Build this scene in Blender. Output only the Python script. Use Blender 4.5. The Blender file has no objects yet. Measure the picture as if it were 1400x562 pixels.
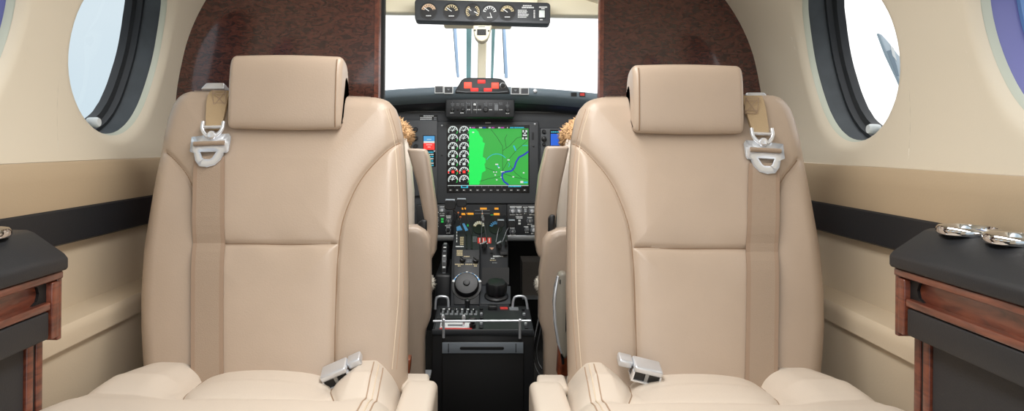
import bpy, bmesh, math, random
import numpy as np
from mathutils import Vector, Matrix
random.seed(7)
COL = bpy.context.scene.collection
# ------------------------------------------------------------------ camera model
F = 1000.0; CX, CY = 661.0, 195.0; EYE = 0.87; ROLL = math.radians(0.5)
CR, SR = math.cos(ROLL), math.sin(ROLL)
CAMP = Vector((0, 0, EYE))
def ray(px, py):
    dx, dy = (px-CX)/F, (CY-py)/F
    return Vector((dx*CR-dy*SR, 1.0, dx*SR+dy*CR))
def P(px, py, Y):
    return CAMP + ray(px, py)*Y
def lin(c):
    out = []
    for v in c[:3]:
        v = v/255.0
        out.append(v/12.92 if v <= .04045 else ((v+.055)/1.055)**2.4)
    return (*out, 1.0)
# ------------------------------------------------------------------ materials
MATS = {}
def mat(name, rgb, rough=.5, metal=0.0, emit=0.0, coat=0.0, bump=0.0, bscale=200.0, var=0.0, vscale=6.0, spec=None):
    if name in MATS: return MATS[name]
    m = bpy.data.materials.new(name); m.use_nodes = True
    nt = m.node_tree; b = nt.nodes['Principled BSDF']
    b.inputs['Base Color'].default_value = lin(rgb)
    b.inputs['Roughness'].default_value = rough
    b.inputs['Metallic'].default_value = metal
    if spec is not None: b.inputs['Specular IOR Level'].default_value = spec
    if coat: b.inputs['Coat Weight'].default_value = coat; b.inputs['Coat Roughness'].default_value = .06
    if emit:
        b.inputs['Emission Color'].default_value = lin(rgb); b.inputs['Emission Strength'].default_value = emit
        b.inputs['Base Color'].default_value = (0.01, 0.01, 0.01, 1)
    if var or bump:
        tc = nt.nodes.new('ShaderNodeTexCoord')
    if var:
        n = nt.nodes.new('ShaderNodeTexNoise'); n.inputs['Scale'].default_value = vscale; n.inputs['Detail'].default_value = 4
        nt.links.new(tc.outputs['Object'], n.inputs['Vector'])
        r = nt.nodes.new('ShaderNodeValToRGB')
        a = lin([v*(1-var) for v in rgb]); c = lin([min(255, v*(1+var)) for v in rgb])
        r.color_ramp.elements[0].color = a; r.color_ramp.elements[1].color = c
        r.color_ramp.elements[0].position = .3; r.color_ramp.elements[1].position = .7
        nt.links.new(n.outputs['Fac'], r.inputs['Fac']); nt.links.new(r.outputs['Color'], b.inputs['Base Color'])
    if bump:
        n2 = nt.nodes.new('ShaderNodeTexNoise'); n2.inputs['Scale'].default_value = bscale; n2.inputs['Detail'].default_value = 3
        nt.links.new(tc.outputs['Object'], n2.inputs['Vector'])
        bp = nt.nodes.new('ShaderNodeBump'); bp.inputs['Strength'].default_value = bump; bp.inputs['Distance'].default_value = .002
        nt.links.new(n2.outputs['Fac'], bp.inputs['Height']); nt.links.new(bp.outputs['Normal'], b.inputs['Normal'])
    MATS[name] = m; return m
def wood(name, dark, mid, light, sx, sy, sz, rough=.25, coat=1.0):
    m = bpy.data.materials.new(name); m.use_nodes = True; nt = m.node_tree; b = nt.nodes['Principled BSDF']
    tc = nt.nodes.new('ShaderNodeTexCoord'); mp = nt.nodes.new('ShaderNodeMapping')
    mp.inputs['Scale'].default_value = (sx, sy, sz)
    nt.links.new(tc.outputs['Object'], mp.inputs['Vector'])
    n = nt.nodes.new('ShaderNodeTexNoise'); n.inputs['Scale'].default_value = 1.0; n.inputs['Detail'].default_value = 6; n.inputs['Distortion'].default_value = 1.6
    nt.links.new(mp.outputs['Vector'], n.inputs['Vector'])
    r = nt.nodes.new('ShaderNodeValToRGB'); e = r.color_ramp.elements
    e[0].position = .36; e[0].color = lin(dark); e[1].position = .68; e[1].color = lin(light)
    x = e.new(.5); x.color = lin(mid)
    nt.links.new(n.outputs['Fac'], r.inputs['Fac']); nt.links.new(r.outputs['Color'], b.inputs['Base Color'])
    b.inputs['Roughness'].default_value = rough; b.inputs['Coat Weight'].default_value = coat; b.inputs['Coat Roughness'].default_value = .07
    MATS[name] = m; return m
def glass(name, tint=(255, 255, 255)):
    m = bpy.data.materials.new(name); m.use_nodes = True; nt = m.node_tree
    for n in list(nt.nodes): nt.nodes.remove(n)
    o = nt.nodes.new('ShaderNodeOutputMaterial'); mx = nt.nodes.new('ShaderNodeMixShader')
    t = nt.nodes.new('ShaderNodeBsdfTransparent'); t.inputs['Color'].default_value = lin(tint)
    g = nt.nodes.new('ShaderNodeBsdfGlossy'); g.inputs['Roughness'].default_value = .03
    mx.inputs['Fac'].default_value = .05
    nt.links.new(t.outputs[0], mx.inputs[1]); nt.links.new(g.outputs[0], mx.inputs[2]); nt.links.new(mx.outputs[0], o.inputs['Surface'])
    return m
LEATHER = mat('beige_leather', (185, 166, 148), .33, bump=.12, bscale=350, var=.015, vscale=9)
LEATHER_LIT = mat('pale_leather', (217, 205, 191), .42, bump=.12, bscale=350)  # lit copy of the seat leather, lightened for light from above
BOLSTER = LEATHER
SEAM = mat('seam_brown', (146, 120, 96), .7)
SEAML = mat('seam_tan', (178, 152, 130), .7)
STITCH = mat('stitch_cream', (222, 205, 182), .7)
WEB = mat('belt_webbing', (165, 145, 126), .7, bump=.4, bscale=700)
WEBE = mat('belt_webbing_edge', (158, 134, 114), .7)
WEBS = mat('strap_webbing', (184, 160, 126), .7, bump=.4, bscale=700)
WALL = mat('cream_liner', (226, 217, 198), .6, bump=.05, bscale=300)
PANELW = mat('tan_side_panel', (188, 168, 140), .55, bump=.08, bscale=300)
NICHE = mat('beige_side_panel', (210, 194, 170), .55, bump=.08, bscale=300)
BLACKL = mat('black_leather', (36, 38, 42), .5, bump=.1, bscale=350)
CHROME = mat('chrome', (236, 240, 246), .2, .6)
MIRROR = mat('polished_chrome', (225, 226, 228), .08, 1.0)
SILVER = mat('brushed_silver', (220, 224, 230), .3, .6)
STEEL = mat('dull_steel', (160, 163, 166), .35, .9)
PLAST = mat('black_plastic', (26, 27, 29), .42)
PANEL = mat('charcoal_panel', (58, 61, 65), .55, bump=.05, bscale=900)
PANELD = mat('dark_panel', (36, 38, 41), .5)
BEZEL = mat('bezel_grey', (58, 61, 65), .5)
GLARE = mat('glareshield_grey', (112, 126, 136), .6, bump=.15, bscale=500)
QUAD = mat('quadrant_black', (44, 46, 49), .6, spec=.25)
WHITE = mat('white_marking', (225, 228, 228), .6)
CREAMK = mat('cream_marking', (205, 190, 150), .6)
REDMK = mat('red_marking', (205, 60, 55), .6)
GREY = mat('grey_marking', (120, 124, 128), .6)
CARPET = mat('dark_carpet', (44, 42, 40), .95, bump=.6, bscale=900)
DARK = mat('near_black', (12, 12, 13), .6)
RUBBER = mat('window_rubber', (62, 68, 73), .5, var=.12, vscale=14)
RUBBER2 = mat('window_rubber_dark', (36, 40, 45), .45)
RIMG = mat('window_rim_greygreen', (200, 206, 192), .4)  # grey-green trim, lightened to carry the white glow at the opening
BLUER = mat('window_ring_violet', (116, 118, 178), .3)  # violet polarizer reflection painted in as the ring colour
BLUER2 = mat('window_ring_blue', (110, 150, 205), .3)  # bluer part of the same reflection, painted on the pane frame
TEAL = mat('teal_seal', (128, 172, 178), .5)  # teal lightened to imitate glare from the bright sky
WIPER = mat('wiper_blue', (190, 218, 250), .5)  # blue lightened the same way, glare put into the colour
IVORY = mat('ivory_plastic', (246, 238, 212), .5)
SHEEP = mat('sheepskin_tan', (192, 154, 112), .95, bump=1.0, bscale=120, var=.12, vscale=60)
SHEEPW = mat('sheepskin_white', (236, 228, 214), .95, bump=1.0, bscale=120, var=.06, vscale=60)
GREYP = mat('grey_plastic', (140, 134, 122), .4)
BURL = wood('burl_wood', (44, 20, 16), (74, 37, 29), (92, 50, 39), 45, 45, 105)
MAHOG = wood('mahogany', (84, 40, 28), (110, 55, 38), (128, 68, 46), 40, 9, 60, .3, .7)
RUST = wood('rust_wood', (110, 50, 28), (150, 76, 46), (172, 96, 60), 40, 20, 30, .4, .3)
E_RED = mat('lamp_red', (255, 48, 42), emit=1.4)
E_HOT = mat('lamp_red_core', (255, 84, 62), emit=1.5)
E_AMB = mat('lamp_amber', (250, 165, 20), emit=.9)
E_GRN = mat('lamp_green', (40, 190, 80), emit=.8)
E_MAP = mat('screen_green', (46, 178, 62), emit=.95)
E_MAPB = mat('screen_bright_green', (0, 246, 92), emit=.95)
E_WHT = mat('screen_white', (225, 235, 230), emit=.9)
E_BLU = mat('screen_river_blue', (24, 36, 190), emit=.9)
E_CYN = mat('screen_cyan', (40, 190, 220), emit=.9)
E_MAG = mat('screen_magenta', (200, 70, 190), emit=.9)
E_SKY = mat('screen_sky_blue', (80, 168, 225), emit=.9)
E_PFD = mat('screen_deep_blue', (16, 100, 225), emit=.9)
E_BLK = mat('screen_black', (8, 9, 10), .25)
E_ROAD = mat('screen_road', (16, 96, 36), emit=.6)
E_LB = mat('label_blue', (90, 160, 215), .5)
GLASS = glass('clear_pane'); 
CLEAR = mat('clear_knob', (228, 236, 240), .15)
GROUND = mat('apron_concrete', (150, 150, 148), .9, var=.06, vscale=.8)
PAINT = mat('aircraft_grey', (176, 190, 200), .35)
PAINTD = mat('aircraft_dark_grey', (120, 138, 152), .35)
# ------------------------------------------------------------------ mesh builder
class MB:
    def __init__(s): s.v = []; s.f = []; s.m = []; s.mats = []
    def mi(s, m):
        if m not in s.mats: s.mats.append(m)
        return s.mats.index(m)
    def add(s, vs, fs, m):
        o = len(s.v); s.v += [tuple(v) for v in vs]; k = s.mi(m)
        for f in fs: s.f.append(tuple(i+o for i in f)); s.m.append(k)
    def prism(s, a, b, m, mtop=None):
        """a = base loop, b = top loop"""
        n = len(a); o = len(s.v); s.v += [tuple(v) for v in a]+[tuple(v) for v in b]; k = s.mi(m); kt = s.mi(mtop or m)
        for i in range(n):
            j = (i+1) % n; s.f.append((o+i, o+j, o+n+j, o+n+i)); s.m.append(k)
        s.f.append(tuple(o+i for i in reversed(range(n)))); s.m.append(k)
        s.f.append(tuple(o+n+i for i in range(n))); s.m.append(kt)
    def box(s, x0, x1, y0, y1, z0, z1, m):
        a = [(x0, y0, z0), (x1, y0, z0), (x1, y1, z0), (x0, y1, z0)]
        s.prism(a, [(p[0], p[1], z1) for p in a], m)
    def loft(s, rings, m, cap=True, closed=True):
        n = len(rings[0]); o = len(s.v); k = s.mi(m)
        for r in rings: s.v += [tuple(v) for v in r]
        for a in range(len(rings)-1):
            for i in range(n if closed else n-1):
                j = (i+1) % n
                s.f.append((o+a*n+i, o+a*n+j, o+(a+1)*n+j, o+(a+1)*n+i)); s.m.append(k)
        if cap:
            s.f.append(tuple(o+i for i in reversed(range(n)))); s.m.append(k)
            e = o+(len(rings)-1)*n; s.f.append(tuple(e+i for i in range(n))); s.m.append(k)
    def tube(s, path, r, m, n=8, cap=True):
        path = [Vector(p) for p in path]; rings = []; up = Vector((0, 0, 1)); prev = None
        for i, p in enumerate(path):
            t = (path[min(i+1, len(path)-1)]-path[max(i-1, 0)]).normalized()
            if prev is None:
                a = up if abs(t.dot(up)) < .9 else Vector((1, 0, 0))
                nx = (a - t*a.dot(t)).normalized()
            else:
                nx = (prev - t*prev.dot(t)).normalized()
            prev = nx; by = t.cross(nx); rr = r[i] if isinstance(r, (list, tuple)) else r
            rings.append([p + nx*(rr*math.cos(2*math.pi*k/n)) + by*(rr*math.sin(2*math.pi*k/n)) for k in range(n)])
        s.loft(rings, m, cap)
    def lathe(s, c, ax, prof, m, n=32, flutes=0, fd=0.0):
        """prof list of (r, h[, mat])"""
        ax = Vector(ax).normalized(); a = Vector((1, 0, 0)) if abs(ax.x) < .9 else Vector((0, 1, 0))
        ex = (a-ax*a.dot(ax)).normalized(); ey = ax.cross(ex); c = Vector(c); rings = []
        for q in prof:
            r, h = q[0], q[1]; fl = fd if (flutes and len(q) > 2) else 0
            rings.append([c+ax*h+(ex*math.cos(2*math.pi*k/n)+ey*math.sin(2*math.pi*k/n))*(r*(1+fl*math.cos(flutes*2*math.pi*k/n))) for k in range(n)])
        s.loft(rings, m, True)
    def build(s, name, parent=None, bevel=0, seg=2, sm=40, root=None):
        if not s.v: return None
        me = bpy.data.meshes.new(name); off = Vector((0, 0, 0))
        vs = np.array(s.v, dtype=float)
        if parent is not None:
            off = parent['_w'] if '_w' in parent else Vector((0, 0, 0)); off = Vector(off)
        elif root is not None: off = Vector(root)
        else:
            lo, hi = vs.min(0), vs.max(0); off = Vector(((lo[0]+hi[0])/2, (lo[1]+hi[1])/2, lo[2]))
        vs = vs - np.array(off)
        me.from_pydata([tuple(v) for v in vs], [], s.f)
        for m in s.mats: me.materials.append(m)
        me.polygons.foreach_set('material_index', s.m)
        bm = bmesh.new(); bm.from_mesh(me); bmesh.ops.recalc_face_normals(bm, faces=bm.faces); bm.to_mesh(me); bm.free()
        me.polygons.foreach_set('use_smooth', [True]*len(me.polygons))
        if not bevel: me.set_sharp_from_angle(angle=math.radians(sm))
        me.update()
        o = bpy.data.objects.new(name, me); COL.objects.link(o)
        if parent is not None: o.parent = parent; o['_w'] = tuple(off)
        else: o.location = off; o['_w'] = tuple(off)
        if bevel:
            b = o.modifiers.new('bevel', 'BEVEL'); b.width = bevel; b.segments = seg; b.limit_method = 'ANGLE'; b.angle_limit = math.radians(35)
            b.harden_normals = False
            me.set_sharp_from_angle(angle=math.radians(180))
        return o
def empty(name, loc):
    o = bpy.data.objects.new(name, None); COL.objects.link(o); o.location = loc; o['_w'] = tuple(loc); o.empty_display_size = .05
    return o
def tag(o, label, cat, group=None, kind=None):
    if label: o['label'] = label
    if cat: o['category'] = cat
    if group: o['group'] = group
    if kind: o['kind'] = kind
    return o
def struct(o): o['kind'] = 'structure'; return o
def chaikin(p, k=2, closed=True):
    p = [Vector(q) for q in p]
    for _ in range(k):
        q = []
        n = len(p)
        rng = range(n) if closed else range(n-1)
        if not closed: q.append(p[0])
        for i in rng:
            a, b = p[i], p[(i+1) % n]; q.append(a*.75+b*.25); q.append(a*.25+b*.75)
        if not closed: q.append(p[-1])
        p = q
    return p
class Surf:
    """a flat face standing in the place; pixel readings are dropped on to it"""
    def __init__(s, p0, n): s.p0 = Vector(p0); s.n = Vector(n).normalized()
    def pt(s, px, py, lift=0.0):
        d = ray(px, py); t = (s.p0-CAMP).dot(s.n)/d.dot(s.n)
        return CAMP + d*t + s.n*lift
    def poly(s, mb, pts, m, l0=0.0, l1=.001, mtop=None):
        mb.prism([s.pt(x, y, l0) for x, y in pts], [s.pt(x, y, l1) for x, y in pts], m, mtop)
    def rect(s, mb, x0, y0, x1, y1, m, l0=0.0, l1=.001, mtop=None):
        s.poly(mb, [(x0, y0), (x1, y0), (x1, y1), (x0, y1)], m, l0, l1, mtop)
    def rrect(s, mb, x0, y0, x1, y1, r, m, l0=0.0, l1=.001, tilt=0.0):
        pts = []
        for cx, cy, a0 in ((x1-r, y0+r, -90), (x1-r, y1-r, 0), (x0+r, y1-r, 90), (x0+r, y0+r, 180)):
            for k in range(5):
                a = math.radians(a0+k*22.5); pts.append((cx+r*math.cos(a), cy+r*math.sin(a)))
        mx, my = (x0+x1)/2, (y0+y1)/2
        pts = [(x, y+(x-mx)*tilt) for x, y in pts]
        s.poly(mb, pts, m, l0, l1)
    def disc(s, mb, cx, cy, r, m, l0=0.0, l1=.001, n=24):
        s.poly(mb, [(cx+r*math.cos(2*math.pi*k/n), cy+r*math.sin(2*math.pi*k/n)) for k in range(n)], m, l0, l1)
    def arc(s, mb, cx, cy, r0, r1, a0, a1, m, l0=0.0, l1=.001, n=16):
        """degrees, 0 = right, 90 = up"""
        for k in range(n):
            t0, t1 = [math.radians(a0+(a1-a0)*q/n) for q in (k, k+1)]
            s.poly(mb, [(cx+r0*math.cos(t0), cy-r0*math.sin(t0)), (cx+r1*math.cos(t0), cy-r1*math.sin(t0)),
                        (cx+r1*math.cos(t1), cy-r1*math.sin(t1)), (cx+r0*math.cos(t1), cy-r0*math.sin(t1))], m, l0, l1)
    def line(s, mb, pts, w, m, l0=0.0, l1=.001):
        for (x0, y0), (x1, y1) in zip(pts[:-1], pts[1:]):
            L = math.hypot(x1-x0, y1-y0) or 1; nx, ny = -(y1-y0)/L*w/2, (x1-x0)/L*w/2
            s.poly(mb, [(x0+nx, y0+ny), (x1+nx, y1+ny), (x1-nx, y1-ny), (x0-nx, y0-ny)], m, l0, l1)
    def dashes(s, mb, x0, x1, y, h, m, l0=0.0, l1=.001, gap=.6):
        x = x0
        while x < x1:
            w = random.uniform(.9, 2.2); e = min(x1, x+w)
            s.rect(mb, x, y-h/2, e, y+h/2, m, l0, l1); x = e+gap
    def knob(s, mb, px, py, prof, m, n=24, **k):
        s_c = s.pt(px, py); mb.lathe(s_c, s.n, prof, m, n, **k)
def interp(pts, t):
    pts = np.array(pts, float); return np.interp(t, pts[:, 0], pts[:, 1])
def polydist(X, Y, line):
    d = np.full(X.shape, 1e9)
    for (ax, ay), (bx, by) in zip(line[:-1], line[1:]):
        vx, vy = bx-ax, by-ay; L = vx*vx+vy*vy+1e-12
        t = np.clip(((X-ax)*vx+(Y-ay)*vy)/L, 0, 1)
        d = np.minimum(d, np.hypot(X-ax-t*vx, Y-ay-t*vy))
    return d
# ------------------------------------------------------------------ cabin shell
SHELL = [(.832, .722), (.90, .727), (.98, .724), (1.05, .712), (1.12, .695), (1.20, .658), (1.28, .60), (1.34, .53), (1.39, .43), (1.42, .30), (1.435, .15), (1.44, 0)]
_p = chaikin([(x, z, 0) for z, x in SHELL], 2, False)
_sx = np.array([p[0] for p in _p]); _sz = np.array([p[1] for p in _p])
_sl = np.concatenate([[0], np.cumsum(np.hypot(np.diff(_sx), np.diff(_sz)))])
def prof(sv):
    x = np.interp(sv, _sl, _sx); z = np.interp(sv, _sl, _sz); e = 1e-3
    tx = np.interp(sv+e, _sl, _sx)-np.interp(sv-e, _sl, _sx); tz = np.interp(sv+e, _sl, _sz)-np.interp(sv-e, _sl, _sz)
    L = math.hypot(tx, tz); return x, z, tz/L, -tx/L     # outward normal (x, z)
def shell_pt(side, y, sv, out=0.0):
    x, z, nx, nz = prof(sv); return (side*(x+nx*out), y, z+nz*out)
S_CUT = float(np.interp(1.30, _sz, _sl)); S_C = float(np.interp(1.052, _sz, _sl)); WR = .175
WINS = {-1: [1.45, .945, .33], 1: [1.45, .885, .33]}
YA, YB = -.35, {-1: 1.78, 1: 1.96}
def wall(side, name):
    mb = MB(); H = .205; s0, s1 = S_C-H, S_C+H
    ys = sorted(WINS[side]); N = 64
    def patch(y0, y1, a, b, ny, ns):
        ny, ns = max(1, ny), max(1, ns)
        vs = [shell_pt(side, y0+(y1-y0)*i/ny, a+(b-a)*j/ns) for i in range(ny+1) for j in range(ns+1)]
        fs = [(i*(ns+1)+j, (i+1)*(ns+1)+j, (i+1)*(ns+1)+j+1, i*(ns+1)+j+1) for i in range(ny) for j in range(ns)]
        mb.add(vs, fs, WALL)
    patch(YA, YB[side], 0, s0, 8, 2); patch(YA, YB[side], s1, S_CUT, 8, 8)
    e = YA
    for yc in ys:
        patch(e, yc-H, s0, s1, 2, 24); e = yc+H
        rings = []
        K = 12
        for k in range(K+1):
            t = k/K; ring = []
            for i in range(N):
                a = 2*math.pi*i/N; c, s_ = math.cos(a), math.sin(a); q = H/max(abs(c), abs(s_))
                r = WR + (q-WR)*t
                # flare: wall rolls outward toward the opening
                o = .012*(1-min(1, (r-WR)/.022))**2 if r-WR < .022 else 0
                ring.append(shell_pt(side, yc+r*c, S_C+r*s_, o))
            rings.append(ring)
        mb.loft(rings, WALL, cap=False)
    patch(e, YB[side], s0, s1, 2, 24)
    return struct(mb.build(name, sm=60))
def window(side, yc, name, tint):
    def ringpts(r, out, N=64):
        return [shell_pt(side, yc+r*math.cos(2*math.pi*i/N), S_C+r*math.sin(2*math.pi*i/N), out) for i in range(N)]
    a, b = (RUBBER, RUBBER2) if tint == 0 else (BLUER, BLUER2)
    mb = MB(); mb.loft([ringpts(WR+.002, .011), ringpts(WR-.001, .014), ringpts(WR-.004, .024), ringpts(WR+.006, .026), ringpts(WR+.006, .011)], RIMG, False)
    root = struct(mb.build(name))
    mb = MB(); mb.loft([ringpts(WR+.004, .022), ringpts(WR-.001, .026), ringpts(WR-.002, .040), ringpts(WR-.004, .062), ringpts(WR+.02, .064)], a, False); mb.build('shade_ring', root)
    mb = MB(); mb.loft([ringpts(WR+.01, .060), ringpts(WR-.010, .062), ringpts(WR-.012, .074), ringpts(WR-.022, .078), ringpts(WR-.024, .094), ringpts(WR+.01, .096)], b, False); mb.build('pane_frame', root)
    mb = MB(); mb.loft([ringpts(WR-.02, .085), ringpts(.001, .085)], GLASS, False); mb.build('pane', root)
    # clear shade knob near the bottom
    sgn = 1
    c0 = Vector(shell_pt(side, yc-.03, S_C-.150, .050)); c1 = Vector(shell_pt(side, yc-.03, S_C-.150, .012))
    ax = (c1-c0)
    mb = MB(); mb.lathe(c0, ax, [(.0045, -.02), (.0045, .006), (.009, .008), (.010, .012), (.010, .026), (.008, .030)], CLEAR, 20); mb.build('shade_knob', root)
    return root
for sd, nm in ((-1, 'wall_left'), (1, 'wall_right')): wall(sd, nm)
k = 1
for sd in (-1, 1):
    for j, yc in enumerate(WINS[sd]):
        window(sd, yc, 'window_%d' % k, 1 if j == 1 else 0); k += 1
# ceiling
mb = MB(); vs = []; fs = []; ns = 16
cs = [S_CUT+(_sl[-1]-S_CUT)*j/ns for j in range(ns+1)]
prl = [(-prof(s_)[0], prof(s_)[1]) for s_ in cs]+[(prof(s_)[0], prof(s_)[1]) for s_ in reversed(cs[:-1])]
mb.loft([[(x, YA, z) for x, z in prl], [(x, 2.75, z) for x, z in prl]], WALL, cap=False, closed=False)
struct(mb.build('ceiling', sm=80))
# lower side panels, black strip
def lower_wall(side, name):
    ZL = .573
    zs = [0, .2, .4, .525, .532, .536, .540, .548, .557, .563, .568, ZL-.001, ZL+.0005] + [ZL+.003, ZL+.01, .60, .63, .66, .685, .69]
    yy = [YA, .2, .8, 1.05]+[1.10+.012*i for i in range(12)]+[1.3, 1.5, YB[side]]
    def X(y, z):
        t = min(1, max(0, (y-1.11)/.10)); t = t*t*(3-2*t)
        inner = .672 if z <= .532 else (.662 if z < .557 else .662+.006*((z-.557)/.016)**2)
        if z > ZL: return .668+.062*t
        return inner
    mb = MB(); vs = [(side*X(y, z), y, z) for y in yy for z in zs]; n = len(zs)
    fs = [(i*n+j, (i+1)*n+j, (i+1)*n+j+1, i*n+j+1) for i in range(len(yy)-1) for j in range(n-1)]
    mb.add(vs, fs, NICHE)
    root = struct(mb.build(name, sm=50))
    mb = MB()
    pr = [(.713, .690), (.7095, .693), (.709, .72), (.7095, .748), (.713, .751), (.730, .751), (.730, .690)]
    mb.loft([[(side*x, y, z) for x, z in pr] for y in (YA, YB[side]-.01)], BLACKL); mb.build('black_strip', root)
    mb = MB()
    pr = [(.7125, .751), (.7105, .765), (.7105, .80), (.7125, .826), (.717, .831), (.730, .832), (.730, .751)]
    mb.loft([[(side*x, y, z) for x, z in pr] for y in (YA, YB[side]-.01)], PANELW); mb.build('upper_panel', root)
    return root
lower_wall(-1, 'wall_lower_left'); lower_wall(1, 'wall_lower_right')
mb = MB(); mb.box(-.8, .8, YA, 3.4, -.05, 0, CARPET); struct(mb.build('floor'))
mb = MB(); mb.box(-40, 40, -40, 60, -1.45, -1.4, GROUND); struct(mb.build('ground'))
# bulkheads: burl partitions
def bulkhead(side, Y, xin, name):
    mb = MB(); pts = [(xin, 0.0), (xin, 1.44)]
    for s_ in np.linspace(_sl[-1]-.16, 0, 40):
        x, z, nx, nz = prof(s_)
        if x > xin+.01: pts.append((x+nx*.004, z+nz*.004))
    pts += [(.72, .70), (.66, .56), (.66, 0)]
    mb.prism([(side*x, Y, z) for x, z in pts], [(side*x, Y+.022, z) for x, z in pts], BURL)
    o = struct(mb.build(name))
    mb = MB(); mb.loft([[(side*(xin+.001*a), Y-.003+b, z) for a, b in ((0, 0), (10, 0), (10, .028), (0, .028), (-3, .02), (-3, .006))] for z in (0.0, 1.43)], MAHOG); mb.build('edge_moulding', o)
    if side < 0: mb = MB(); mb.box(side*(xin-.009), side*(xin+.004), Y+.026, Y+.05, 0, 1.43, DARK); mb.build('door_track', o)
    return o
bulkhead(-1, 1.72, .248, 'wall_front_left'); bulkhead(1, 1.90, .300, 'wall_front_right')
# cockpit sides and headliner
for sd, nm in ((-1, 'wall_cockpit_left'), (1, 'wall_cockpit_right')):
    mb = MB(); Y0 = YB[sd]-.02
    mb.loft([[(sd*x, y, z) for x, z in ((.70, 0), (.73, .5), (.735, .95), (.735, 1.0), (.755, 1.0), (.755, 0))] for y in (Y0, 3.3)], WALL); 
    mb.loft([[(sd*x, y, z) for x, z in ((.64, 1.28), (.56, 1.34), (.43, 1.40), (.43, 1.46), (.6, 1.46), (.68, 1.30))] for y in (Y0, 2.8)], WALL)
    mb.loft([[(sd*x, y, z) for x, z in ((.735, .99), (.72, 1.1), (.64, 1.29), (.68, 1.29), (.755, 1.1), (.755, .99))] for y in (2.7, 2.78)], WALL)
    mb.loft([[(sd*x, y, z) for x, z in ((.735, .99), (.72, 1.1), (.64, 1.29), (.68, 1.29), (.755, 1.1), (.755, .99))] for y in (Y0, Y0+.25)], WALL)
    struct(mb.build(nm))
mb = MB()
S = Surf((0, 2.72, 0), (0, -1, 0))
zt = 1.45
a0, a1 = S.pt(500, 15), S.pt(840, 22)
mb.prism([(-.62, 2.72, a0.z-.002), (.62, 2.72, a1.z+.002), (.5, 2.72, zt), (-.5, 2.72, zt)], [(-.62, 2.80, a0.z-.0), (.62, 2.80, a1.z), (.5, 2.80, zt), (-.5, 2.80, zt)], IVORY)
struct(mb.build('trim_1', bevel=.006))
# windshield
def windshield():
    mb = MB(); rings = []
    for x in np.linspace(-.74, .74, 25):
        q = (x/.74)**2; rings.append([(x, 2.80-.25*q*q*.3, 1.40-.16*q), (x, 3.30-.55*q, .99)])
    mb.loft(rings, GLASS, False, False)
    root = struct(mb.build('window_7', sm=80))
    S = Surf((0, 3.06, 0), (0, -1, 0))
    for x0, x1, x2, x3 in ((637.5, 645, 643.5, 637.5), (672.5, 677.5, 674, 671)):
        mb = MB(); mb.prism([S.pt(x0, 30), S.pt(x1, 30), S.pt(x2, 112), S.pt(x3, 112)], [p+Vector((0, .02, 0)) for p in (S.pt(x0, 30), S.pt(x1, 30), S.pt(x2, 112), S.pt(x3, 112))], TEAL); mb.build('pane_seal', root, bevel=.002)
    S = Surf((0, 2.92, 0), (0, -1, 0))
    mb = MB(); a = [S.pt(654, 28), S.pt(666, 28), S.pt(664, 112), S.pt(652.5, 112)]
    mb.prism(a, [p+Vector((0, .03, 0)) for p in a], IVORY); mb.build('center_post', root, bevel=.006)
windshield()
for pts, lab in ((((619.5, 32), (624, 32), (628, 106), (624.5, 106)), 'pale blue windshield wiper arm left of the ivory centre post'),
                 (((687, 34), (691, 34), (694.5, 107), (690, 107)), 'pale blue windshield wiper arm right of the ivory centre post')):
    S = Surf((0, 3.36, 0), (0, -1, .1)); mb = MB()
    S.poly(mb, pts, WIPER, 0, .015)
    (x0, y0), (x1, y1) = pts[2], pts[3]
    r = mb.build('windshield_wiper', bevel=.003); tag(r, lab, 'wiper', 'wiper arms outside the windshield')
    mb = MB(); S.poly(mb, [(pts[0][0]-.8, pts[0][1]), (pts[0][0]+.3, pts[0][1]), (pts[3][0]+.3, pts[3][1]-6), (pts[3][0]-.8, pts[3][1]-6)], PLAST, -.004, .010); mb.build('wiper_blade', r)
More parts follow.
